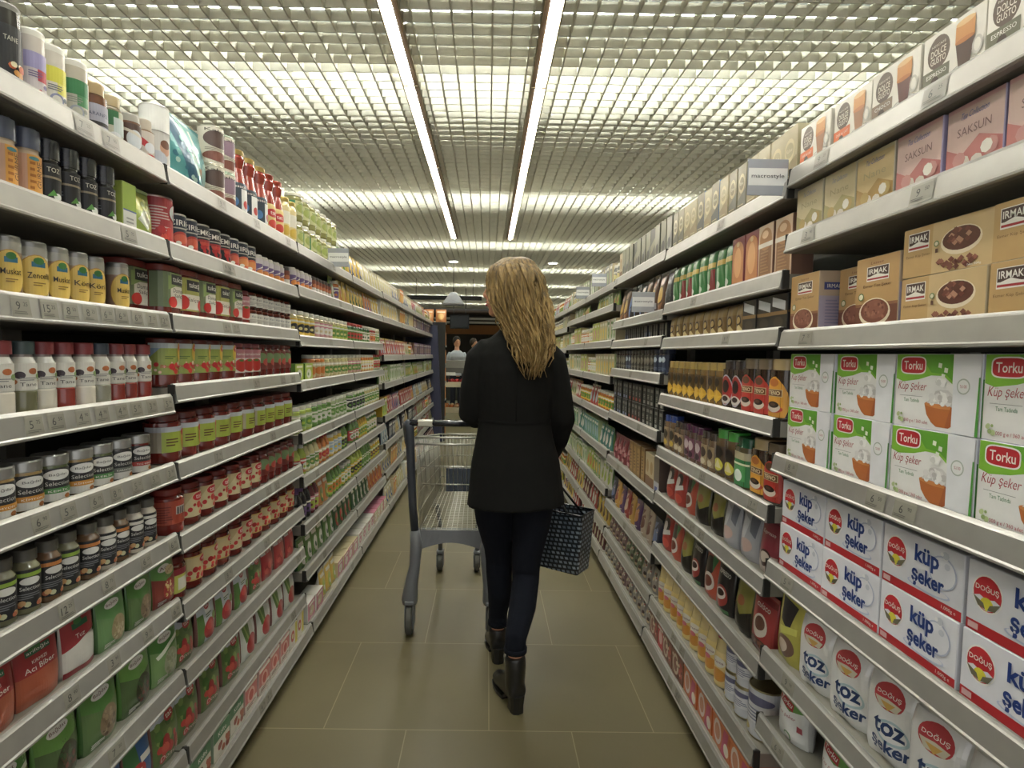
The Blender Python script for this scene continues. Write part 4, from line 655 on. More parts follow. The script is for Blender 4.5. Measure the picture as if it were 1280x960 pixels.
box('wafer_brown', 'chocolate_box', 'box', 'tall brown and tan chocolate box', .07, .17, .06, '#6a4a2c', lambda a: a.r(0, 0, 1, 1, '#8a6a3c').r(.2, .1, .8, .9, '#a8844c').lines(.3, .2, .7, .8, 6, '#5f4224'))
box('cream_pack', 'chocolate_box', 'box', 'tall cream box with brown foot', .07, .16, .06, '#b8a888', lambda a: a.r(0, 0, 1, 1, '#c0b08c').r(0, 0, 1, .3, '#7a5434').e(.5, .6, .3, .2, '#a88a5c'))
box('clear_blue', 'coffee_box', 'box', 'brownish box with blue and white foot', .075, .165, .07, '#5c5048', lambda a: a.r(0, 0, 1, 1, '#6a5f54').r(0, 0, 1, .3, '#b0b0b8').r(.2, .04, .7, .16, '#4a5a9a'))
for key, c1, c2, n in (('bag_purple', '#5c3a6c', '#c98a3c', 'purple pouch with orange centre'), ('bag_yellow', '#c4962c', '#8a3a2c', 'yellow pouch with red centre'), ('bag_cream', '#b8a48c', '#7a4a3c', 'cream pouch with brown swirl'), ('bag_navy', '#2a3048', '#6a7aa0', 'navy pouch with grey-blue patch'), ('bag_green', '#3a6a4c', '#c9b44c', 'green pouch with yellow patch'), ('bag_red', '#9a2c28', '#d8b8a0', 'red pouch with pale centre')):
    pouch(key, 'chocolate_pack', 'pack', n, .1, .15, .055, c1, lambda a, c1=c1, c2=c2: a.r(0, 0, 1, 1, c1).e(.5, .5, .3, .22, c2).p([(.1, .9), (.6, .95), (.3, .7)], c2).lines(.2, .06, .8, .2, 2, '#d8d0c0').blobs(8, .15, .15, .85, .85, .007, ['#d8ccb8', c2], 4), kind='foil')
for key, c in (('stick_mix_a', '#8a6a6a'), ('stick_mix_b', '#6a7a5a'), ('stick_mix_c', '#9a948c')):
    pouch(key, 'candy_pack', 'pack', {'stick_mix_a': 'small rosy foil candy pack', 'stick_mix_b': 'small greenish foil candy pack', 'stick_mix_c': 'small silver foil candy pack'}[key], .07, .11, .045, c, lambda a, c=c: a.r(0, 0, 1, 1, c).blobs(16, .1, .1, .9, .9, .008, ['#d8d2c8', '#4a3a34', '#a8443c', '#c9b48a'], 5), kind='foil')
# ---------------------------------------------------------------- products of the farther sections: colour combinations
CN = {'green': '#5f8a3a', 'darkgreen': '#2c5a34', 'lime': '#a4b83c', 'yellow': '#d6b22c', 'paleyellow': '#cfc486', 'orange': '#c9742c', 'red': '#ae3230', 'white': '#d2d0c6', 'cream': '#c2b48e',
      'blue': '#3a5a9a', 'purple': '#64487c', 'pink': '#c0788a', 'brown': '#6a4830', 'black': '#28282c', 'grey': '#8a8a84', 'teal': '#3a8078', 'paleblue': '#9ab0c0', 'palegreen': '#a9b98a', 'maroon': '#6a2a30', 'navy': '#262c48'}
WORD = {'darkgreen': 'dark green', 'paleyellow': 'pale yellow', 'paleblue': 'pale blue', 'palegreen': 'pale green'}
def G(spec):
    if spec in P: return P[spec]
    t, c1, c2, c3 = spec.split(':'); a1, a2, a3 = CN[c1], CN[c2], CN[c3]; n1, n2, n3 = (WORD.get(c, c) for c in (c1, c2, c3))
    def art(a):
        a.r(0, 0, 1, 1, a2); a.e(.5, .42, .3, .28, a3, n=12); a.r(.15, .78, .85, .9, '#e0ddd0' if c2 != 'white' else a3); a.lines(.25, .06, .75, .14, 1, a1); a.e(.4, .4, .1, .1, a1, n=8); return a
    if t == 'jar': jar(spec, 'preserve_jar', 'jar', '%s jar, %s and %s label' % (n1, n2, n3), .036, .125, a1, '#d0cfc0' if c3 != 'red' else '#a8332c', art, p=None, n=14)
    elif t == 'tall': jar(spec, 'oil_bottle', 'bottle', 'tall %s bottle, %s and %s label' % (n1, n2, n3), .03, .17, a1, a3, art, sh=.6, neck=.5, capr=.5, caph=.03, az=(.1, .52), n=14)
    elif t == 'can': can(spec, 'food_tin', 'tin can', '%s tin with %s patch' % (n2, n3), .036, .11, art, body=a2, n=14)
    elif t == 'box': box(spec, 'food_box', 'box', '%s box with %s and %s print' % (n1, n2, n3), .075, .15, .07, a1, art)
    elif t == 'low': box(spec, 'food_box', 'box', 'low %s box with %s and %s print' % (n1, n2, n3), .11, .085, .08, a1, art)
    else: pouch(spec, 'food_bag' if c1 in ('cream', 'white', 'brown', 'red', 'maroon', 'purple') else 'food_pack', 'pack', '%s pack with %s and %s print' % (n1, n2, n3), .09, .145, .05, a1, lambda a: art(a), kind='foil', nu=8, nv=8)
    return P[spec]
ROUND = ('jar', 'bottle', 'grinder', 'canister', 'tin can'); SQUARE = ('instant_coffee_jar',)
RP = random.Random(11); NTH = {}
TIERN = lambda i, n: 'bottom' if i == n - 1 else ('top' if i == 0 else ORD[i])
def put(side, k, i, z, nt, pr, y, x, stack=0, lean=0, scale=1, rot=None):
    c = NTH.setdefault((side, k, i, stack), []); 
    near = k < 3
    q = P[pr] if pr in P else G(pr)
    sgn = 1 if side == 'L' else -1
    o = link(q.name, q.root if near and q.parts else q.merged(), None, ((-x if side == 'L' else x), y, z), sgn * PI / 2 + (RP.uniform(-.05, .05) if rot is None else rot))
    if q.cat in ROUND: o.rotation_euler[2] += -sgn * (math.radians((32, 26, 20)[k] if k < 3 else 20) + RP.uniform(-.16, .16)) * (.12 if q.name in SQUARE or 'square' in q.desc else 1)
    if q.name == 'sugar_bag': o.rotation_euler[2] += .2
    if scale != 1: o.scale = (scale,) * 3
    if near:
        for n, me, lb in q.parts:
            p = link(n, me, o)
            if lb: p['label'] = lb
    o['category'] = q.cat; c.append((o, q)); return o
def fill(side, k, i, spec, y0=None, y1=None, rev=False):
    tiers = (LT if side == 'L' else RT)[k] + [TOPB]; nt = len(tiers); zt = tiers[i]; z = zt - .0115
    if i == 0: avail = .45
    else: avail = tiers[i - 1] - .053 - z - .006
    a, b = (Y0 + k + .012, Y0 + k + .988)
    if y0 is not None: a = y0
    if y1 is not None: b = y1
    items = []
    for tok in spec.split():
        m = tok.split('*'); n = int(m[1]) if len(m) > 1 else 1; items += [m[0]] * n
    if not rev:
        def width(t):
            if t.startswith('_'): return float(t[1:]) / 100
            t = t.rstrip('^'); t = t[1:] if t[0] in '<' else t
            q = P[t] if t in P else G(t); return q.w * min(1, avail / (q.h * (2 if 0 else 1)))
        tot = sum(width(t) for t in items)
        while tot + .0015 * len(items) > b - a and len(items) > 1: tot -= width(items.pop())
        gap = max(.0015, min(.012, (b - a - tot) / max(1, len(items))))
    else: gap = .005
    y = b if rev else a
    for t in items:
        if t.startswith('_'):
            y += (-1 if rev else 1) * float(t[1:]) / 100; continue
        st = t.endswith('^'); t = t.rstrip('^'); back = t.startswith('<'); t = t.lstrip('<')
        q = P[t] if t in P else G(t)
        sc = min(1, avail / (q.h * (2 if st else 1) + (.002 if st else 0))); w = q.w * sc; g = gap
        if rev and y - w < a: break
        yc = y - w / 2 - g / 2 if rev else y + w / 2 + g / 2
        x = XF(side, zt) + .012 + q.d * sc / 2 + RP.uniform(0, .006) + (.045 if back else 0)
        put(side, k, i, z, nt, t, yc, x, 0, scale=sc, rot=RP.uniform(-.02, .02) if st or q.cat in ('box', 'carton') else None)
        if st: put(side, k, i, z + q.h * sc + .0005, nt, t, yc + RP.uniform(-.002, .002), x + .002, 1, scale=sc, rot=RP.uniform(-.015, .015))
        y += (-1 if rev else 1) * (w + g)
def label_all():
    for (side, k, i, st), L in NTH.items():
        n = len((LT if side == 'L' else RT)[k]) + 1; sd = 'left' if side == 'L' else 'right'
        L.sort(key=lambda t: t[0].location.y, reverse=(k == 0)); stacked = (side, k, i, 1) in NTH
        for j, (o, q) in enumerate(L):
            d = q.desc.split()
            if stacked: d = (['upper'] if st else ['lower']) + d
            near = 'farthest' if k == 0 else 'nearest'
            od = near if j == 0 else ordn(j) + '-' + near
            t = ' %s on %s %s shelf, %s section' % (od, TIERN(i, n), sd, BAYN[k])
            if len(d) > 9 and 'with' in d: w_ = d.index('with'); d[w_ - 1] += ','; d.pop(w_)
            while len(d) > 9 and 'and' in d: w_ = d.index('and'); d[w_ - 1] += ','; d.pop(w_)
            o['label'] = ' '.join(d) + ',' + t
            o['group'] = '%ss on the %s shelf of the %s %s section' % (q.name.replace('_', ' '), TIERN(i, n), sd, BAYN[k])
def bay(side, k, rows, **kw):
    for i, r in enumerate(rows):
        if r: fill(side, k, i, r, **kw)
fill('L', 0, 0, 'canister_white spice_red_label spice_brown _0.8 spice_green_gold spice_grinder_gold spice_white_green spice_white_yellow spice_white_violet spice_black spice_white_green spice_black spice_white_yellow*2', y0=.64, y1=1.575, rev=True)
# left nearest section: listed from its far end towards the camera
bay('L', 0, [None,
  '_3 green_bag green_note _0.5 grinder_black*4 grinder_orange*2 grinder_black*3 grinder_orange*3',
  '<tukas _4 zen2 _3 zen3*2 zen2 zen1 zen2 zen1 zen3 zen1 zen2*3',
  '_7 hexc*3 hexd hexa hexc hexa hexb hexa hexb hexd hexa*2 hexb*3 hexc*3',
  '_8 selc _1 seld sela selb sela selb*2 sela selc seld*2 selb',
  '_8 smlc*2 smla smlc smla _0.6 smlb smla smlb*2 smla*2 smlb*2 smlc*3',
  'gold_red green_seed green_lentil red_white aci_biber aci_biber green_seed',
  'green_white green_leafy green_seed green_leafy green_white green_seed green_leafy',
  'sachet_green pack_blue_red*2 green_leafy*2 green_white*2', 'base_green*7'], y0=.64, y1=1.515, rev=True)
fill('L', 1, 0, 'teal_bag cake_tin_a^ cake_tin_b^ amphora*3 amphora_yellow*2 pale_yellow*2', y0=1.585, y1=2.58)
bay('L', 1, [None,
  'tin_red_striped tin_blue*2 tin_demko*3 tin_blue tin_cirio*2 purple_can*5 brown_can*2',
  'tukas tukas_green tukas tukas_green tukas white_tomato stack_white^*7 jar:paleyellow:yellow:black',
  'tat_green*5 white_tomato*3 dark_flower*5', 'tat_yellow*11', 'back_label cream_label*6 dark_flower*5', 'peach_label cream_gold*3 cream_label*2 cream_gold*5',
  'sachet_green sachet_tomato*3 sachet_green sachet_red*3', 'sachet_green*3 sachet_leek*5', 'base_green*3 base_pink*4 base_white*2'])
fill('L', 2, 0, 'pickle_big^*7 pack:green:yellow:white pack:yellow:yellow:green*1', y0=2.59, y1=3.46)
bay('L', 2, [None,
  'purple_can*5 brown_can*6 pack:lime:green:white jar:orange:white:purple pack:yellow:yellow:orange*3',
  'jar:paleyellow:yellow:black*4 jar:cream:pink:white*4 jar:paleyellow:lime:green*4', 
  'low:green:lime:white*2 jar:orange:cream:orange*3 jar:paleyellow:cream:green*6',
  'jar:lime:palegreen:green*3 jar:green:green:white*4 jar:palegreen:white:green*4',
  'tall:lime:red:white*2 tall:paleyellow:white:green*3 tall:orange:cream:red*3 jar:yellow:white:paleblue*3 tall:green:lime:black*2',
  'tall:black:black:purple*3 tall:maroon:pink:lime*2 pack:yellow:orange:green*2 tall:green:lime:orange*4 jar:green:yellow:white*3',
  'pack:darkgreen:green:white*6 pack:green:darkgreen:red*4', 'low:white:pink:cream*2 pack:white:yellow:lime*3 low:cream:pink:white*5'])
bay('L', 3, ['pack:yellow:yellow:blue*4 pack:cream:paleyellow:white*8', 'pack:yellow:yellow:darkgreen*5 pack:yellow:orange:blue*3 pack:yellow:yellow:white*4',
  'jar:darkgreen:green:red*5 jar:darkgreen:green:white*3 jar:red:white:orange*3 jar:cream:white:green*3', 'jar:cream:pink:green*4 jar:orange:paleyellow:white*5 jar:green:white:red*3',
  'jar:green:white:black*5 jar:paleyellow:white:green*6', 'tall:green:red:white*3 tall:yellow:lime:green*4 jar:green:paleyellow:white*4', 'tall:lime:yellow:black*4 tall:green:white:green*4 jar:yellow:lime:brown*4',
  'pack:green:darkgreen:white*5 pack:yellow:orange:red*5', 'low:white:white:pink*4 low:pink:cream:white*5'])
def mix(pal, n=11, seed=0):
    R = random.Random(seed); o = []
    while n > 0:
        m = min(n, R.choice((2, 3, 3, 4))); t = R.choice(pal); o.append('%s*%d' % (t, m)); n -= m
    return ' '.join(o)
PAL = {'cream': ['pack:cream:paleyellow:white', 'box:white:cream:yellow', 'pack:white:cream:blue', 'box:cream:orange:yellow'], 'mixed': ['pack:purple:pink:blue', 'pack:orange:red:white', 'pack:blue:white:navy', 'box:yellow:lime:green', 'pack:red:orange:yellow'],
       'green': ['pack:green:white:lime', 'box:palegreen:white:green', 'pack:green:lime:orange', 'box:white:green:yellow'], 'dim': ['box:purple:brown:navy', 'box:brown:purple:cream', 'box:maroon:navy:grey'],
       'warm': ['pack:orange:cream:green', 'pack:yellow:red:white', 'jar:orange:yellow:green', 'pack:cream:red:paleblue'], 'dark': ['pack:navy:paleblue:white', 'pack:brown:cream:yellow', 'box:black:navy:white'],
       'pale': ['box:palegreen:cream:yellow', 'box:cream:white:green', 'jar:palegreen:paleyellow:white', 'box:paleyellow:lime:pink', 'jar:cream:orange:white'], 'grey': ['box:grey:palegreen:white', 'jar:grey:grey:paleyellow', 'box:cream:grey:palegreen'],
       'aqua': ['pack:green:teal:white', 'box:palegreen:teal:paleblue', 'box:white:green:teal'], 'choc': ['pack:brown:maroon:cream', 'pack:pink:purple:yellow', 'pack:maroon:red:white', 'pack:lime:yellow:brown']}
for k in range(4, 8):
    for i, p in enumerate((['cream', 'cream', 'warm', 'green', 'mixed', 'dark', 'cream', 'cream'] if k < 6 else ['warm', 'dim', 'dim', 'green', 'dark', 'warm', 'warm', 'choc'])):
        fill('L', k, i, mix(PAL[p], 11, k * 31 + i))
# right nearest section, from its far end towards the camera
bay('R', 0, ['dg_orange*2 dg_brown dg_olive*2 dg_red dg_brown', 'tea_cream*2 tea_gold tea_pink*3 tea_gold', 'irmak_tall <irmak_tall irmak_tall irmak_flat^*3', '_1.6 torku_box^*4', '_1 dogus_box^*4',
  'yellow_bag toz_seker*7', '_4 torku_bag _8 torku_bag _4 torku_bag*3', 'base_orange*2 base_redstripe base_brown*3'], y0=.5, y1=1.478, rev=True)
bay('R', 1, ['gold_light*4 gold_box*2 gold_light gold_blue gold_light gold_blue gold_light*2 gold_box*4',
  'arch_brown*2 arch_orange*2 green_gold*2 green_red green_gold*2 green_red*2 green_gold', 'dark_box*3 gold_pouch*10',
  'coffee_yellow coffee_red*2 coffee_oval*2 coffee_gold*9', 'coffee_red coffee_yellow coffee_green coffee_greencap*2 coffee_small*2 coffee_purple*3 coffee_small*2 coffee_bluecap*2',
  'pouch_magenta pouch_silver*2 pouch_olive*2 pouch_orange pouch_red*2', 'pouch_cuisco pouch_olive pouch_black pouch_orange pouch_black pouch_olive pouch_orange pouch_red',
  '_2 tin_white_big tin_white_small^ tin_white_small^ creamer_red creamer*9', 'base_orange*4 base_brown*2 base_redstripe base_brown*2'])
bay('R', 2, ['slate_box*3 slate_dark slate_box*3 slate_dark slate_box*3 cream_pack', 'night_black night_gold*3 night_blue*3 night_gold*2', 'thin_black*6 thin_blue*2 thin_black*8 thin_blue*2',
  'blue_jar*3 black_jar*7 blue_jar*2 black_jar*4', 'ness_grey^*5 ness_red^*4 ness_blue^*5', 'clear_blue cream_pack*2 wafer_brown*4 crimson_pack*5', 'bag_navy bag_cream*2 bag_purple bag_yellow bag_red bag_purple bag_yellow bag_navy',
  'stick_mix_c*3 stick_mix_b*4 stick_mix_a*5', 'stick_mix_c*5 stick_mix_a*4 stick_mix_c*4'])
for k in (3, 4):
    for i, p in enumerate(['grey', 'green', 'pale', 'pale', 'warm', 'aqua', 'green', 'choc', 'choc']): fill('R', k, i, mix(PAL[p], 11, k * 17 + i + 5))
for k in (5, 6, 7):
    for i, p in enumerate(['warm', 'grey', 'pale', 'pale', 'green', 'pale', 'green', 'warm', 'choc']): fill('R', k, i, mix(PAL[p], 11, k * 13 + i + 2))
label_all()

# shelf-edge signs
def sign(side, x, y, z, w, lab, plain=False):
    b = MB(); b.rbox(w, .003, w * .88, M('#a9acb0' if plain else '#9c9fa6', 'gloss'), .001, z0=-w * .44); me = b.mesh('shelf_edge_sign')
    o = link('shelf_edge_sign', me, None, (x, y, z), .0)
    a = Art(w * .96, w * .42); a.r(0, 0, 1, 1, '#e0e0dd'); a.t('macrostyle', .5, .52, .3, '#34343a', .84, .004)
    link('name_strip', a.mesh(f_plane(.003, -w * .2), 'name_strip'), o)
    h = MB(); s = 1 if side == 'R' else -1; h.rbox(.05, .004, .03, M('#c4c6c8', 'gloss'), .001, z0=-w * .3, cx=s * w * .55, cy=.003); link('clip', h.mesh('clip'), o)
    tag(o, lab, 'sign', 'shelf-edge signs standing out from the price rails')
sign('R', .745, 1.505, 1.85, .109, 'crumpled grey sign card in front of the gold coffee boxes, right top shelf')
sign('R', .76, 2.72, 1.632, .112, 'white sign card beside the black pouches, right second shelf', True)
sign('L', -.83, 3.07, 1.885, .115, 'grey sign card beside the pickle jars, left top shelf')
sign('R', .765, 3.85, 1.89, .1, 'small grey sign card, nearer of two far ones, right top shelf')
sign('R', .765, 4.5, 1.875, .11, 'small grey sign card, farther of two, beside yellow box, right side')
# ---------------------------------------------------------------- people
def loft(b, secs, m, n=20):
    """secs: (centre, rx, ry[, tilt axis pair]) with rings square to the path"""
    c = [Vector(s[0]) for s in secs]; L = []
    for i, s in enumerate(secs):
        t = (c[min(i + 1, len(c) - 1)] - c[max(i - 1, 0)]).normalized()
        X = Vector((1, 0, 0)) if len(s) < 4 else Vector(s[3])
        u = (X - t * X.dot(t)).normalized(); v = t.cross(u).normalized()
        L.append([tuple(c[i] + u * s[1] * math.cos(2 * PI * j / n) + v * s[2] * math.sin(2 * PI * j / n)) for j in range(n)])
    return b.loops(L, m, cap=True, smooth=True)
def ell(b, c, r, m, n=16, rot=None, k=10):
    L = []
    for i in range(1, k):
        a = PI * i / k - PI / 2; row = []
        for j in range(n):
            v = Vector((r[0] * math.cos(a) * math.cos(2 * PI * j / n), r[1] * math.cos(a) * math.sin(2 * PI * j / n), r[2] * math.sin(a)))
            if rot: v = rot @ v
            row.append(tuple(v + Vector(c)))
        L.append(row)
    return b.loops(L, m, cap=True, smooth=True)
def remesh(o, vs, sm=2, fac=.5):
    q = o.modifiers.new('surface', 'REMESH'); q.mode = 'VOXEL'; q.voxel_size = vs; q.use_smooth_shade = True
    if sm: s = o.modifiers.new('smooth', 'SMOOTH'); s.iterations = sm; s.factor = fac
    return o
def hand(b, wrist, d, side, m, grip, size=1.0):
    """palm, four unequal curled fingers and a side thumb. d: forearm direction, side: towards the thumb, grip: direction the palm faces"""
    w = Vector(wrist); d = Vector(d).normalized(); g = Vector(grip); g = (g - d * g.dot(d)).normalized(); s = Vector(side); s = (s - d * s.dot(d) - g * s.dot(g)).normalized(); k = size
    loft(b, [(w - d * .03 * k, .021 * k, .016 * k, s), (w, .024 * k, .016 * k, s), (w + d * .04 * k, .037 * k, .015 * k, s), (w + d * .08 * k, .038 * k, .013 * k, s), (w + d * .088 * k, .03 * k, .008 * k, s)], m, 14)
    for i, (o, ln) in enumerate(((.029, .072), (.0095, .08), (-.0098, .075), (-.029, .06))):
        p = w + d * .078 * k + s * o * k; a = [p - d * .012 * k, p + d * .012 * k, p + (d * .6 + g * .8).normalized() * ln * .42 * k + d * .008 * k]
        a.append(a[-1] + (g * 1. - d * .35).normalized() * ln * .34 * k); a.append(a[-1] + (g * .5 - d * .9).normalized() * ln * .26 * k)
        b.tube(a, [.0095 * k, .0095 * k, .0088 * k, .0082 * k, .0068 * k], m, 8)
    t = w + d * .025 * k + s * .028 * k
    b.tube([t - s * .01 * k, t + (s * .8 + d * .5 + g * .3) * .022 * k, t + (s * .7 + d * .9 + g * .7) * .036 * k, t + (s * .35 + d * 1.0 + g * 1.1) * .05 * k], [.013 * k, .0125 * k, .0105 * k, .008 * k], m, 8)
def cloth_mat(c, c2=None, sc=60, bump=.15):
    m = M(c, 'cloth').copy(); nt = m.node_tree; b = nt.nodes['Principled BSDF']; n = nt.nodes.new('ShaderNodeTexNoise'); n.inputs['Scale'].default_value = sc; n.inputs['Detail'].default_value = 4
    n2 = nt.nodes.new('ShaderNodeBump'); n2.inputs['Strength'].default_value = bump; n2.inputs['Distance'].default_value = .01
    nt.links.new(n.outputs['Fac'], n2.inputs['Height']); nt.links.new(n2.outputs['Normal'], b.inputs['Normal']); b.inputs['Specular IOR Level'].default_value = .25
    return m
SKIN = M('#c08a6c', 'matte'); SKIN.node_tree.nodes['Principled BSDF'].inputs['Roughness'].default_value = .55
PX, PY = .115, 2.27
root = bpy.data.objects.new('person', None); C.objects.link(root); root.location = (PX, PY, 0)
tag(root, 'woman with long blonde hair in black jacket and navy jeans walking away behind the trolley', 'person')
Rk, Lk = (.058, .0, .47), (-.052, .10, .47)     # knees
Ra, La = (.008, -.205, .205), (-.052, .135, .14)     # ankles
# body, one continuous surface
HC = Vector((-.03, .012, 1.63)); HR = Matrix.Rotation(math.radians(68), 3, 'Z')    # face turned to the left
def hv(x, y, z): return tuple(HC + HR @ Vector((x, y, z)))   # head frame: +y is the way the face looks
bb = MB()
loft(bb, [((.0, 0, .80), .1, .08), ((0, 0, .86), .14, .1), ((0, 0, .95), .145, .1), ((0, 0, 1.08), .125, .09), ((0, 0, 1.22), .145, .1), ((0, 0, 1.33), .14, .09), ((0, 0, 1.39), .1, .065), ((0, 0, 1.44), .07, .055), ((-.002, .005, 1.49), .052, .054), ((-.005, .01, 1.56), .05, .055)], SKIN)
for s, kn, an, hy in ((1, Rk, Ra, -.01), (-1, Lk, La, .01)):
    loft(bb, [((s * .08, 0, .9), .07, .08), ((s * .083, hy, .8), .07, .076), ((s * .077, (hy + kn[1]) / 2, .64), .056, .062), (kn, .028, .03), (((kn[0] + an[0]) / 2 + .004, (kn[1] + an[1]) / 2 - .01, (kn[2] + an[2]) / 2 + .03), .028, .03), (an, .028, .03), ((an[0], an[1] + .01, an[2] - .07), .034, .04)], SKIN, 16)
arms = {1: [(.12, 0, 1.385), (.158, .0, 1.35), (.185, .005, 1.23), (.207, .01, 1.10), (.195, .085, 1.0), (.172, .165, .915)], -1: [(-.12, 0, 1.385), (-.156, .0, 1.35), (-.178, .01, 1.23), (-.188, .02, 1.115), (-.165, .12, 1.085), (-.125, .215, 1.066)]}
ar = [(.035, .04), (.04, .042), (.04, .042), (.034, .036), (.03, .032), (.023, .02)]
for s in (1, -1): loft(bb, [(p, r[0], r[1]) for p, r in zip(arms[s], ar)], SKIN, 14)
hand(bb, arms[1][-1], (-.1, .3, -.9), (-.3, .9, .3), SKIN, (-.9, -.1, 0), .9)
hand(bb, arms[-1][-1], (.25, .9, -.1), (.9, -.2, .1), SKIN, (0, .15, -1), .9)
ell(bb, hv(0, -.008, .022), (.072, .084, .09), SKIN, rot=HR); ell(bb, hv(0, .03, -.03), (.056, .06, .085), SKIN, rot=HR); ell(bb, hv(0, .068, -.088), (.024, .022, .022), SKIN, rot=HR)
loft(bb, [(hv(0, .085, .028), .008, .008), (hv(0, .098, .0), .01, .012), (hv(0, .107, -.018), .013, .013), (hv(0, .093, -.03), .012, .01)], SKIN, 10)
ell(bb, hv(0, .088, -.048), (.024, .011, .006), SKIN, rot=HR, k=6); ell(bb, hv(0, .086, -.062), (.021, .012, .0075), SKIN, rot=HR, k=6)
ell(bb, hv(0, .076, .045), (.05, .02, .012), SKIN, rot=HR, k=6)
for s in (1, -1): ell(bb, hv(s * .076, -.01, -.005), (.008, .018, .03), SKIN, rot=HR, k=6)
remesh(link('body', bb.mesh('body'), root), .0065, 2, .4)
lip = MB(); lm_ = M('#a8545a', 'matte'); ell(lip, hv(0, .094, -.0485), (.02, .0085, .0045), lm_, rot=HR, k=6); ell(lip, hv(0, .093, -.0605), (.018, .009, .006), lm_, rot=HR, k=6); link('lips', lip.mesh('lips'), root)
for s in (1, -1):
    e = MB(); ell(e, hv(s * .03, .073, .018), (.0125, .012, .0085), M('#d8d4cc', 'gloss'), rot=HR, k=8); ell(e, hv(s * .03, .083, .018), (.0055, .003, .0055), M('#3c2c22', 'gloss'), rot=HR, k=6)
    link('eye', e.mesh('eye'), root)
    e = MB(); e.tube([hv(s * .014, .086, .038), hv(s * .03, .084, .044), hv(s * .046, .074, .04)], .003, M('#6a4c34', 'matte'), 6); link('eyebrow', e.mesh('eyebrow'), root)
# jacket
JK = cloth_mat('#141412', bump=.25, sc=14)
jb = MB()
def oring(c, rx, ry): return (c, rx, ry)
loft(jb, [((.012, .0, .742), .205, .142), ((.01, 0, .80), .198, .138), ((.006, 0, .92), .184, .132), ((0, 0, 1.03), .158, .118), ((0, 0, 1.095), .147, .108), ((0, 0, 1.2), .158, .112), ((0, 0, 1.3), .166, .114), ((0, 0, 1.36), .166, .106), ((0, 0, 1.405), .14, .088), ((0, 0, 1.438), .1, .07), ((0, 0, 1.462), .07, .062), ((0, .004, 1.478), .064, .06)], JK, 28)
jr = [(.048, .056), (.05, .058), (.048, .054), (.046, .05), (.041, .044), (.035, .034)]
for s in (1, -1):
    loft(jb, [((s * .08, 0, 1.40), .035, .05)] + [(p, r[0], r[1]) for p, r in zip(arms[s], jr)], JK, 18)
jk = remesh(link('jacket', jb.mesh('jacket'), root), .008, 3, .5)
sb_ = MB(); SE = cloth_mat('#121211'); L_ = []
for z, k in ((1.09, 1.0), (1.096, 1.012), (1.102, 1.0)): L_.append([(.15 * k * math.cos(2 * PI * j / 28), .111 * k * math.sin(2 * PI * j / 28), z) for j in range(28)])
sb_.loops(L_, SE, smooth=True); sb_.tube([(0, -.117, 1.39), (0, -.115, 1.3), (0, -.1135, 1.2), (0, -.1105, 1.1)], .0016, SE, 6); link('seam', sb_.mesh('seam'), jk)
# jeans
JN = cloth_mat('#0f121b', sc=90); tb = MB()
loft(tb, [((0, 0, .79), .13, .11), ((0, 0, .85), .168, .126), ((0, 0, .93), .165, .12), ((0, 0, 1.0), .15, .11)], JN, 24)
for s, kn, an, hy in ((1, Rk, Ra, -.01), (-1, Lk, La, .01)):
    mid = ((kn[0] + an[0]) / 2 + .006, (kn[1] + an[1]) / 2 - .012, (kn[2] + an[2]) / 2 + .02)
    loft(tb, [((s * .085, 0, .88), .085, .1), ((s * .084, hy, .8), .094, .1), ((s * .078, (hy + kn[1]) / 2, .66), .078, .084), ((kn[0] + s * .003, kn[1] * .9, kn[2] + .06), .064, .066), (kn, .0595, .062), ((kn[0], kn[1] - .006, kn[2] - .05), .057, .06), (mid, .054, .06), ((an[0], an[1], an[2] + .07), .042, .044), ((an[0], an[1], an[2] + .028), .041, .042)], JN, 20)
tr_ = remesh(link('jeans', tb.mesh('jeans'), root), .0075, 2, .45)
for s, an in ((1, Ra), (-1, La)):
    cf = MB(); L_ = []
    for z, k in ((.022, .9), (.02, 1.04), (.036, 1.05), (.038, .95)): L_.append([(an[0] + .043 * k * math.cos(2 * PI * j / 20), an[1] + .045 * k * math.sin(2 * PI * j / 20), an[2] + z) for j in range(20)])
    cf.loops(L_, JN, smooth=True); link('cuff', cf.mesh('cuff'), tr_)
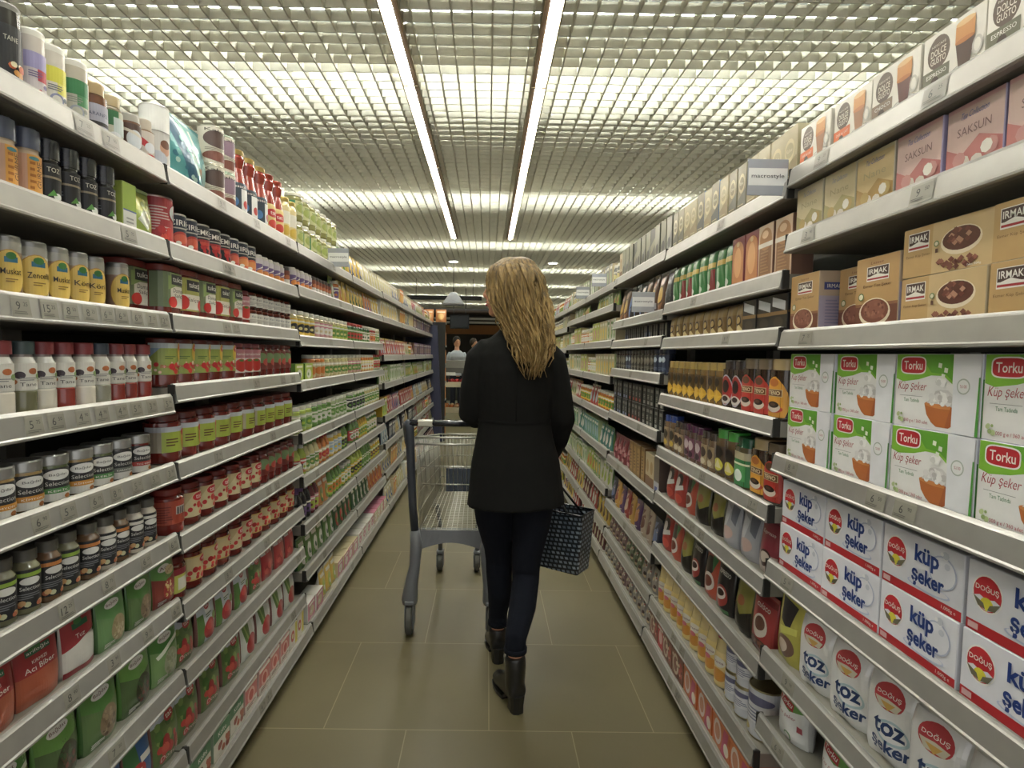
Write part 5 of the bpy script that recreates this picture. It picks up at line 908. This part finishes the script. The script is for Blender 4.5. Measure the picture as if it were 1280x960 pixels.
# ankle boots with a block heel
BT = M('#0f0e0c', 'gloss'); BT.node_tree.nodes['Principled BSDF'].inputs['Roughness'].default_value = .5
for s, an, ang, nm in ((1, Ra, .30, 'right'), (-1, La, .12, 'left')):
    b = MB(); dz = 0 if s == 1 else 0
    top = an[2] - .0; R3 = Matrix.Rotation(ang, 3, 'Z')
    def fp(x, y, z): v = R3 @ Vector((x, y, 0)); return (an[0] + v.x, an[1] + v.y, z)
    q = 1 if s == 1 else .78
    loft(b, [(fp(0, 0, top), .04, .043), (fp(0, -.004, top - .03 * q), .041, .044), (fp(0, -.002, .13 * q), .039, .046), (fp(0, .0, .1), .038, .05), (fp(0, .005, .07), .036, .045)], BT, 18)
    loft(b, [(fp(0, -.045, .085), .028, .03, (1, 0, 0)), (fp(0, -.03, .085), .036, .04, (1, 0, 0)), (fp(0, .02, .078), .038, .05, (1, 0, 0)), (fp(0, .075, .056), .041, .038, (1, 0, 0)), (fp(0, .13, .036), .043, .026, (1, 0, 0)), (fp(0, .175, .03), .034, .02, (1, 0, 0)), (fp(0, .2, .027), .015, .012, (1, 0, 0))], BT, 18)
    bo = remesh(link('boot', b.mesh('boot'), root), .005, 2, .4)
    h = MB(); L_ = []
    for z, k, yo in ((0, .9, .002), (.003, .95, .002), (.03, .92, 0), (.07, 1.06, .0)): L_.append([fp(.028 * k * x, -.022 + .03 * k * y + yo, z) for x, y in ((-1, .9), (-1, -.3), (-.75, -.85), (0, -1.08), (.75, -.85), (1, -.3), (1, .9))])
    h.loops(L_, BT, cap=True); link('heel', fix(h.mesh('heel')), bo)
    so = MB(); L_ = []
    for z in (0, .012): L_.append([fp(x, y + .0, z + max(0, (.1 - y) * 0)) for x, y in ((-.03, .06), (-.04, .1), (-.042, .14), (-.034, .18), (-.01, .205), (.012, .205), (.034, .18), (.042, .14), (.038, .1), (.03, .06))])
    so.loops(L_, BT, cap=True); L2 = [[fp(x, y, z) for x in (-.027, .027)] + [fp(x, y, z + .012) for x in (.027, -.027)] for y, z in ((.07, .0), (.03, .03), (.0, .058), (-.02, .062))]
    so.loops(L2, BT, cap=True); link('sole', fix(so.mesh('sole')), bo)
# hair: an inner mass and many tapered locks
def hair_mat():
    m = bpy.data.materials.new('hair_blonde'); m.use_nodes = True; nt = m.node_tree; b = nt.nodes['Principled BSDF']; N = nt.nodes.new; K = nt.links.new
    tc = N('ShaderNodeTexCoord'); sp = N('ShaderNodeSeparateXYZ'); K(tc.outputs['Object'], sp.inputs[0]); mr = N('ShaderNodeMapRange'); mr.inputs['From Min'].default_value = 1.28; mr.inputs['From Max'].default_value = 1.72; K(sp.outputs['Z'], mr.inputs[0])
    mp = N('ShaderNodeMapping'); mp.inputs['Scale'].default_value = (60, 60, 5); K(tc.outputs['Object'], mp.inputs[0]); n = N('ShaderNodeTexNoise'); n.inputs['Scale'].default_value = 1.6; n.inputs['Detail'].default_value = 4; K(mp.outputs[0], n.inputs['Vector'])
    ad = N('ShaderNodeMath'); ad.operation = 'MULTIPLY_ADD'; K(n.outputs['Fac'], ad.inputs[0]); ad.inputs[1].default_value = 1.1; 
    s2 = N('ShaderNodeMath'); s2.operation = 'MULTIPLY_ADD'; K(mr.outputs[0], s2.inputs[0]); s2.inputs[1].default_value = .35; s2.inputs[2].default_value = -.25; K(s2.outputs[0], ad.inputs[2])
    cr = N('ShaderNodeValToRGB'); e = cr.color_ramp.elements; e[0].position = .12; e[0].color = lin('#b8a070'); e[1].position = .85; e[1].color = lin('#352a1b'); x = e.new(.4); x.color = lin('#8f7548'); K(ad.outputs[0], cr.inputs[0]); K(cr.outputs[0], b.inputs['Base Color'])
    b.inputs['Roughness'].default_value = .55; b.inputs['Anisotropic'].default_value = .5; b.inputs['Specular IOR Level'].default_value = .25
    return m
HM = hair_mat(); RH = random.Random(3)
hb_ = MB()
HS = [(1.748, -.018, .0, .04, .04), (1.738, -.018, -.002, .07, .07), (1.715, -.012, -.006, .093, .092), (1.68, -.006, -.016, .106, .1), (1.63, .0, -.026, .11, .094), (1.58, .01, -.04, .11, .08), (1.52, .026, -.062, .1, .062), (1.46, .044, -.088, .086, .044), (1.40, .058, -.108, .07, .028), (1.34, .064, -.12, .05, .018), (1.27, .056, -.124, .03, .012)]
loft(hb_, [((x, y, z), rx * .95, ry * .95) for z, x, y, rx, ry in HS if z > 1.33], HM, 24)
hair = link('hair', hb_.mesh('hair'), root)
def hs(z):
    for a, c in zip(HS[:-1], HS[1:]):
        if c[0] <= z <= a[0]: t = (a[0] - z) / (a[0] - c[0]); return [a[i] + (c[i] - a[i]) * t for i in range(1, 5)]
    return list(HS[-1][1:]) if z < 1.27 else list(HS[0][1:])
lk = MB()
for i in range(260):
    a = RH.uniform(math.radians(150), math.radians(395)) if i % 5 else RH.uniform(0, 2 * PI)     # around the back, left to right
    fwd = math.sin(a) > .35
    end = RH.uniform(1.50, 1.6) if fwd else (RH.uniform(1.265, 1.40) if RH.random() < .62 else RH.uniform(1.36, 1.5)); ph = RH.uniform(0, 6.28); am = RH.uniform(.006, .02); n = 13; pts = []; rs = []
    if fwd and math.cos(a) < -.2: end = 1.66
    q = RH.uniform(.94, 1.05); r0 = RH.uniform(.007, .013)
    for j in range(n):
        t = j / (n - 1); z = 1.75 - (1.75 - end) * t ** .92; x, y, rx, ry = hs(z)
        aa = a + .12 * math.sin(ph + t * 4) + (0 if math.cos(a) > 0 else .15 * t)
        lean = .012 * t * math.sin(ph * 3)
        k = q * (1 + (.10 * t if not fwd else 0) * math.sin(ph * 2)); w_ = am * 1.25 * math.sin(ph + t * 15) * t
        zz = max(z, 1.28) if False else z
        pts.append((x + (rx * k + w_) * math.cos(aa) + lean, y + (ry * k + w_ * .6) * math.sin(aa) - .002, zz)); rs.append((r0 * (1.08 - 1.0 * t ** 2.0), r0 * .45 * (1.05 - .85 * t)))
    lk.tube(pts, rs, HM, 7)
link('locks', lk.mesh('locks'), hair)
# tote bag hanging from her right hand
def bag_mat():
    m = M('#1b2128', 'gloss').copy(); m.name = 'bag_pattern'; nt = m.node_tree; b = nt.nodes['Principled BSDF']; N = nt.nodes.new; K = nt.links.new
    tc = N('ShaderNodeTexCoord'); mp = N('ShaderNodeMapping'); mp.inputs['Rotation'].default_value = (0, 0, 0); K(tc.outputs['UV'], mp.inputs[0])
    br = N('ShaderNodeTexBrick'); br.inputs['Scale'].default_value = 1; br.inputs['Brick Width'].default_value = .024; br.inputs['Row Height'].default_value = .02; br.inputs['Mortar Size'].default_value = .0062; br.inputs['Mortar Smooth'].default_value = .5
    br.inputs['Color1'].default_value = lin('#98a4ae'); br.inputs['Color2'].default_value = lin('#606c78'); br.inputs['Mortar'].default_value = lin('#12171d'); K(mp.outputs[0], br.inputs['Vector'])
    K(br.outputs['Color'], b.inputs['Base Color']); b.inputs['Roughness'].default_value = .4; return m
BM_ = bag_mat(); bw, bd, bh = .31, .13, .27
b = MB(); L_ = []
for k, z in ((.86, 0), (.88, .004), (.93, .1), (.97, .2), (1.0, bh)): L_.append([(x * bw / 2 * k, y * bd / 2 * k, z) for x, y in ((-1, -.9), (-.96, -1), (0, -1.06), (.96, -1), (1, -.9), (1, .9), (.96, 1), (0, 1.06), (-.96, 1), (-1, .9))])
b.loops(L_, BM_); b.add(L_[0], [tuple(range(10))[::-1]], BM_); b.add([(x * .98, y * .98, z - .05) for x, y, z in L_[-1]], [tuple(range(10))], M('#15171b', 'cloth'))
me = fix(b.mesh('tote_bag')); uv = me.uv_layers.new(name='u')
for p in me.polygons:
    for li, vi in zip(p.loop_indices, p.vertices):
        v = me.vertices[vi].co; side_ = abs(p.normal.x) > abs(p.normal.y)
        s_, t_ = (v.y + .5 if side_ else v.x + 1.5), v.z + 1
        uv.data[li].uv = (s_ + .35 * t_, t_ - .1 * s_)
bag = link('tote_bag', me, None, (.33, 2.49, .40), -.62)
tag(bag, 'black tote bag with grey dash pattern hanging beside her right leg', 'bag')
rim = MB(); rim.tube([(x, y, z) for x, y, z in L_[-1]] + [L_[-1][0]], .004, M('#101216', 'gloss'), 6); link('rim', rim.mesh('rim'), bag)
HP = Vector((.268, 2.503, .862)); iv = Matrix.Rotation(.62, 3, 'Z')
top_ = iv @ (HP - Vector((.33, 2.49, .40)))
for yy in (-.062, .062):
    h = MB(); pts = []
    for t in range(15):
        f = t / 14; x = -.1 + .2 * f; z = bh - .03; k = math.sin(PI * f) ** .6
        pts.append(Vector((x, yy * 1.02, z)).lerp(Vector((top_.x + (x) * .2, top_.y, top_.z)), k))
    h.tube(pts, (.005), M('#121317', 'gloss'), 8); link('handle', h.mesh('handle'), bag)

# ---------------------------------------------------------------- shopping trolley
CX, CY = -.165, 2.62
cart = bpy.data.objects.new('shopping_trolley', None); C.objects.link(cart); cart.location = (CX, CY, 0)
tag(cart, 'wire shopping trolley with grey plastic frame and black push handle in the aisle', 'trolley')
PG = M('#6c6f72', 'paint'); PG.node_tree.nodes['Principled BSDF'].inputs['Metallic'].default_value = 0; DG = M('#3c4047', 'paint'); CH = M('#b8b8b0', 'metal'); RB = M('#55554f', 'matte')
h = MB(); h.tube([(-.2, -.02, 1.035), (.2, -.02, 1.035)], .0155, M('#1c1e24', 'gloss'), 14); link('handle_bar', h.mesh('handle_bar'), cart)
h = MB(); h.rbox(.075, .034, .034, M('#a8a48f', 'gloss'), .006, z0=1.018, cx=-.125, cy=-.02); link('handle_grip', h.mesh('grip'), cart)
for s in (-1, 1):
    h = MB(); h.tube([(s * .203, -.02, 1.045), (s * .2, -.015, 1.0), (s * .195, .005, .8), (s * .188, .02, .62), (s * .178, .03, .5)], [(.016, .02), (.017, .022), (.015, .02), (.015, .02), (.018, .02)], DG, 10)
    h.tube([(s * .205, -.02, 1.04), (s * .225, .02, 1.02), (s * .226, .07, .93), (s * .21, .06, .86)], [.014, .016, .012, .006], PG, 8); link('side_arm', h.mesh('side_arm'), cart)
    h = MB(); h.tube([(s * .178, .03, .5), (s * .17, .02, .42), (s * .175, .01, .33), (s * .19, .005, .25), (s * .197, 0, .17), (s * .197, 0, .15)], [(.02, .024), (.024, .03), (.02, .026), (.026, .032), (.034, .04), (.03, .035)], PG, 12); link('rear_leg', h.mesh('rear_leg'), cart)
h = MB(); L_ = []
for i in range(13):
    t = i / 12; x = -.175 + .35 * t; arch = .045 * math.sin(PI * t); L_.append([(x, .02, .40 + arch), (x, .035, .50), (x, .06, .505), (x, .05, .41 + arch)])
h.loops(L_, PG, cap=True, smooth=False); link('rear_crossbar', fix(h.mesh('rear_crossbar')), cart)
for x, y, r in ((-.195, .0, .075), (.195, 0, .075), (-.116, .79, .055), (.116, .79, .055)):
    f = MB()
    for s in (-1, 1): f.rbox(.006, r * 1.1, r * 1.5, PG, .002, z0=r * .55, cx=x + s * .019, cy=y)
    f.rbox(.044, r * 1.0, .02, PG, .004, z0=r * 2.05, cx=x, cy=y)
    if y > .5: f.tube([(x, y, r * 2.05), (x, y - .02, .3), (x * 1.1, y - .12, .45)], [.014, .012, .014], PG, 8)
    fo = link('caster', f.mesh('caster'), cart)
    wq = MB(); wq.lathe([(r * .35, -.016), (r * .9, -.016), (r, -.01), (r, .01), (r * .9, .016), (r * .35, .016)], RB, 20); wm = wq.mesh('wheel')
    wo = link('wheel', wm, fo, (x, y, r)); wo.rotation_euler = (0, PI / 2, 0)
# basket
k_ = MB(); zr, zf = .955, .855; yr, yf = .035, .86
def bx(t, top): w0, w1 = (.178, .135); return (w0 + (w1 - w0) * t) * (1 if top else .86)
def side_pt(s, t, v): # t along, v 0 bottom..1 top
    y = yr + (yf - yr) * t - (1 - v) * .04 * t; zt_ = zr + (zf - zr) * t; zb = .505 + .02 * t; return (s * (bx(t, 0) + (bx(t, 1) - bx(t, 0)) * v), y, zb + (zt_ - zb) * v)
wr = .0019
for s in (-1, 1):
    for i in range(29): k_.tube([side_pt(s, i / 28, 0), side_pt(s, i / 28, 1)], wr, CH, 5)
    for j in range(6): k_.tube([side_pt(s, 0, j / 5), side_pt(s, 1, j / 5)], .0022, CH, 5)
    k_.tube([side_pt(s, 0, 1), side_pt(s, 1, 1)], .0045, CH, 8)
for j in range(6): k_.tube([side_pt(-1, 1, j / 5), side_pt(1, 1, j / 5)], .0025, CH, 5)
k_.tube([side_pt(-1, 1, 1), side_pt(1, 1, 1)], .0045, CH, 8)
for i in range(13):
    t = i / 12
    def mixp(a, c): return tuple(a[q] + (c[q] - a[q]) * t for q in range(3))
    k_.tube([mixp(side_pt(-1, 1, 0), side_pt(1, 1, 0)), mixp(side_pt(-1, 1, 1), side_pt(1, 1, 1))], wr, CH, 5)
    k_.tube([mixp(side_pt(-1, 0, 0), side_pt(1, 0, 0)), mixp(side_pt(-1, 1, 0), side_pt(1, 1, 0))], wr, CH, 5)
for i in range(30): k_.tube([side_pt(-1, i / 29, 0), side_pt(1, i / 29, 0)], wr, CH, 5)
link('wire_basket', k_.mesh('wire_basket'), cart)
g_ = MB()
for z in (.958, .925): g_.tube([(-.178, yr, z), (.178, yr, z)], .005, CH, 8)
for i in range(15): x = -.165 + .33 * i / 14; g_.tube([(x, yr, .955), (x * .96, yr + .14, .66)], wr, CH, 5)
for z, y in ((.8, .11), (.70, .155)): g_.tube([(-.165, y, z), (.165, y, z)], .0035, CH, 6)
link('rear_gate', g_.mesh('rear_gate'), cart)
g_ = MB(); g_.rbox(.2, .006, .12, M('#3a4656', 'gloss'), .003, z0=.66, cx=.06, cy=.175); link('seat_flap', g_.mesh('seat_flap'), cart)
# ---------------------------------------------------------------- end of the aisle
EP = M('#2c3048', 'print')
b = MB(); L_ = []
for x0, x1, z in ((-1.75, -.69, 0.0), (-1.75, -.70, .3), (-1.75, -.78, 1.80)): L_.append([(x0, 8.50, z), (x1, 8.50, z), (x1, 8.55, z), (x0, 8.55, z)])
b.loops(L_, EP, cap=True); o = link('end_panel', fix(b.mesh('end_panel'))); tag(o, 'dark navy end board closing the left shelving run', 'panel')
b = MB(); L_ = []
for x1, z in ((.69, 0), (.70, .3), (.78, 1.80)): L_.append([(x1, 8.50, z), (1.75, 8.50, z), (1.75, 8.55, z), (x1, 8.55, z)])
b.loops(L_, EP, cap=True); o = link('end_panel', fix(b.mesh('end_panel'))); tag(o, 'dark navy end board closing the right shelving run', 'panel')
ed = bpy.data.objects.new('display_rack', None); C.objects.link(ed); ed.location = (-1.08, 8.56, 0)
tag(ed, 'narrow end rack of orange bags beyond the navy board on the left', 'rack')
b = MB(); b.box(-.4, .42, 0, .03, 0, 1.85, dark_m); link('back_panel', b.mesh('back_panel'), ed)
pouch('orange_bag', 'food_bag', 'pack', 'plump orange snack bag', .17, .2, .09, '#c4772c', lambda a: a.r(0, 0, 1, 1, '#c97c2a').e(.5, .5, .3, .26, '#dba53c').r(.1, .82, .9, .92, '#d8c8a0'), kind='foil', nu=8, nv=8)
oz = [1.86, 1.50, 1.22, .94, .66, .38, .1]
for i, z in enumerate(oz):
    b = MB(); b.box(-.4, .42, .03, .3, z - .03, z - .005, shelf_m); link('shelf', b.mesh('shelf'), ed)
    for j in range(3):
        q = P['orange_bag']; o = link('food_bag', q.merged(), None, (-.745 - .2 * j, 8.76, z - .0045), 0)
        tag(o, 'orange snack bag on the end rack, %s shelf, %s from aisle' % (ORD[i] if i else 'top', ORD[j]), 'pack', 'orange bags on the end rack')
# far stands
def stand(x, y, lab, cols, n, w=.9):
    t = bpy.data.objects.new('produce_stand', None); C.objects.link(t); t.location = (x, y, 0); tag(t, lab, 'stand')
    b = MB()
    for xx in (-w / 2, w / 2 - .04): b.box(xx, xx + .04, .0, .6, 0, 1.1, dark_m)
    link('frame', b.mesh('frame'), t)
    for z in (.32, .80):
        b = MB(); b.box(-w / 2, w / 2, -.05, .6, z - .03, z, M('#a39a80', 'paint')); b.box(-w / 2, w / 2, -.06, -.05, z - .06, z + .04, M('#b8ae94', 'paint')); link('shelf', b.mesh('shelf'), t)
    b = MB(); b.box(-w / 2, w / 2, .1, .6, 1.1, 1.24, M('#8d8d86', 'paint')); b.box(-w / 2, w / 2, .1, .6, 1.0, 1.1, M('#5f5f5c', 'paint')); link('scale_counter', b.mesh('counter'), t)
    b = MB(); b.box(-.28, .02, -.075, -.065, .96, 1.02, M('#d8d8d2', 'print')); b.box(-.14, -.12, -.065, -.05, .83, 1.0, dark_m); link('price_card', b.mesh('card'), t)
stand(-.62, 10.4, 'dark produce stand with grey counter at the far end of the aisle', 0, 0)
def fruit(nm, R, c, kind='gloss'):
    b = MB(); b.lathe([(.006, -.01 + R * 2 * .08), (R * .6, R * .12), (R * .95, R * .6), (R, R), (R * .9, R * 1.5), (R * .45, R * 1.85), (R * .12, R * 1.74)], M(c, kind), 12); s = MB(); s.tube([(0, 0, R * 1.7), (.004, 0, R * 2.02)], .004, M('#4a5a2c', 'matte'), 5); b.merge(s.mesh('st')); return b.mesh(nm)
F = {c: fruit('tomato', .045, c) for c in ('#a8241c', '#b8382a', '#8f1c18')}; FO = {c: fruit('apple', .045, c) for c in ('#b8622a', '#9a3a2c', '#b88a5c')}
RF = random.Random(9)
for zz, DD, nm, lb in ((.80, F, 'tomato', 'red tomato'), (.32, FO, 'apple', 'reddish apple')):
    for r in range(4):
        for c in range(8):
            k = RF.choice(list(DD)); o = link(nm, DD[k], None, (-.62 - .36 + c * .1 + RF.uniform(-.004, .004), 10.4 + .02 + r * .1, zz + .004))
            tag(o, '%s on the far stand, %s row, %s from left' % (lb, ORD[r], ORD[c]), nm, '%ss on the far produce stand' % nm if nm == 'apple' else 'tomatoes on the far produce stand')
# screen and signs hanging far away
b = MB(); b.rbox(.48, .06, .36, M('#101112', 'matte'), .008); o = link('hanging_screen', b.mesh('screen'), None, (-.72, 13.9, 2.0))
b = MB(); b.rbox(.44, .004, .31, M('#141518', 'matte'), .001, z0=.025, cy=-.032); link('screen_glass', b.mesh('g'), o)
for s in (-.15, .15): b = MB(); b.box(s - .008, s + .008, -.01, .01, .355, 1.02, M('#2c2c2c', 'paint')); link('hanger_rod', b.mesh('r'), o)
tag(o, 'black screen hanging from the ceiling beyond the aisle', 'screen')
b = MB(); b.box(-.9, .75, 0, .03, 0, .09, M('#1d1d1c', 'paint')); b.box(-.7, -.69, .01, .02, .09, .5, dark_m); b.box(.55, .56, .01, .02, .09, .5, dark_m); o = link('hanging_sign', b.mesh('sign'), None, (-.9, 12.2, 2.55)); tag(o, 'long dark overhead signboard beyond the shelving', 'sign')
b = MB(); b.lathe([(.05, .22), (.07, .2), (.20, .02), (.19, 0)], M('#c8ccd4', 'print'), 20, cap=False); b.tube([(0, 0, .2), (0, 0, .75)], .006, dark_m, 6); o = link('pendant_lamp', b.mesh('pendant'), None, (-.62, 9.8, 2.23)); tag(o, 'pale cone pendant lampshade hanging left of the woman', 'lamp')
bl = MB(); ell(bl, (0, 0, .06), (.03, .03, .04), M('#e8e4d8', 'gloss')); link('bulb', bl.mesh('bulb'), o)
for i, (x, y, w, h, c) in enumerate(((-2.2, 14.5, 1.5, 1.5, '#2b2c2e'), (-.6, 16.5, 1.6, 1.35, '#34352f'), (1.2, 15.5, 1.8, 1.45, '#26282c'), (-3.6, 17, 1.8, 1.6, '#2e2a28'))):
    t = bpy.data.objects.new('checkout_counter', None); C.objects.link(t); t.location = (x, y, 0)
    b = MB(); b.rbox(w, .8, .9, M(c, 'paint'), .02); link('cabinet', b.mesh('cabinet'), t); b = MB(); b.rbox(w * .9, .75, .04, M('#6a6a66', 'paint'), .01, z0=.9); link('worktop', b.mesh('worktop'), t)
    b = MB(); b.rbox(.4, .06, .32, M('#1c1d1f', 'gloss'), .01, z0=h - .32, cx=w * .2); b.rbox(.06, .05, h - .93, M('#3a3a3a', 'paint'), .004, z0=.94, cx=w * .2, cy=.06); link('till_screen', b.mesh('till'), t)
    tag(t, 'dark checkout counter with till screen, %s from left at the far end' % ORD[(1, 2, 3, 0)[i]], 'counter')
def bystander(x, y, rz, top, bot, hairc, lab):
    t = bpy.data.objects.new('person', None); C.objects.link(t); t.location = (x, y, 0); t.rotation_euler = (0, 0, rz); tag(t, lab, 'person')
    b = MB()
    loft(b, [((0, 0, .84), .15, .1), ((0, 0, .95), .155, .105), ((0, 0, 1.1), .14, .1), ((0, 0, 1.3), .17, .11), ((0, 0, 1.4), .15, .09), ((0, 0, 1.45), .06, .055), ((0, 0, 1.54), .05, .05)], SKIN)
    ell(b, (0, 0, 1.625), (.075, .092, .115), SKIN); ell(b, (0, -.09, 1.615), (.012, .02, .018), SKIN)
    for s in (1, -1):
        loft(b, [((s * .085, 0, .88), .08, .09), ((s * .09, 0, .5), .055, .06), ((s * .09, .02, .1), .038, .04), ((s * .09, -.02, .03), .04, .05), ((s * .09, -.12, .02), .035, .02)], SKIN)
        A = [(s * .15, 0, 1.39), (s * .2, 0, 1.3), (s * .22, .02, 1.1), (s * .16, -.17, 1.02)]; loft(b, [(p, r, r) for p, r in zip(A, (.045, .045, .036, .024))], SKIN); hand(b, A[-1], (-s * .3, -.9, 0), (-s, 0, .2), SKIN, (0, 0, -1), .9)
    remesh(link('body', b.mesh('body'), t), .009)
    m = cloth_mat(top); b = MB(); loft(b, [((0, 0, .86), .175, .125), ((0, 0, 1.0), .17, .12), ((0, 0, 1.15), .16, .115), ((0, 0, 1.3), .185, .125), ((0, 0, 1.39), .165, .1), ((0, 0, 1.45), .08, .07)], m)
    for s in (1, -1): loft(b, [(p, r, r) for p, r in zip([(s * .15, 0, 1.39), (s * .2, 0, 1.3), (s * .22, .02, 1.1), (s * .175, -.13, 1.035)], (.055, .056, .047, .036))], m)
    remesh(link('shirt', b.mesh('shirt'), t), .011)
    m = cloth_mat(bot); b = MB()
    for s in (1, -1): loft(b, [((s * .08, 0, .92), .095, .115), ((s * .09, 0, .7), .085, .09), ((s * .09, 0, .5), .068, .072), ((s * .09, .02, .08), .055, .06)], m)
    remesh(link('trousers', b.mesh('trousers'), t), .011)
    b = MB(); ell(b, (0, .028, 1.67), (.094, .1, .115), M(hairc, 'matte')); link('hair', b.mesh('hair'), t)
    for s in (1, -1):
        e = MB(); ell(e, (s * .03, -.083, 1.65), (.01, .008, .007), M('#2a221c', 'gloss')); link('eye', e.mesh('eye'), t)
bystander(-.72, 12.9, .4, '#b8bcc4', '#23242c', '#241c18', 'distant dark-haired person in white shirt by the checkouts')
bystander(-1.15, 13.6, -.5, '#2c2e34', '#1e1e22', '#2a211c', 'distant person in dark clothes left of the white shirt')
bystander(-.35, 14.2, .9, '#3a4458', '#23242c', '#3a2c20', 'distant person in grey-blue top beside the woman shopper')
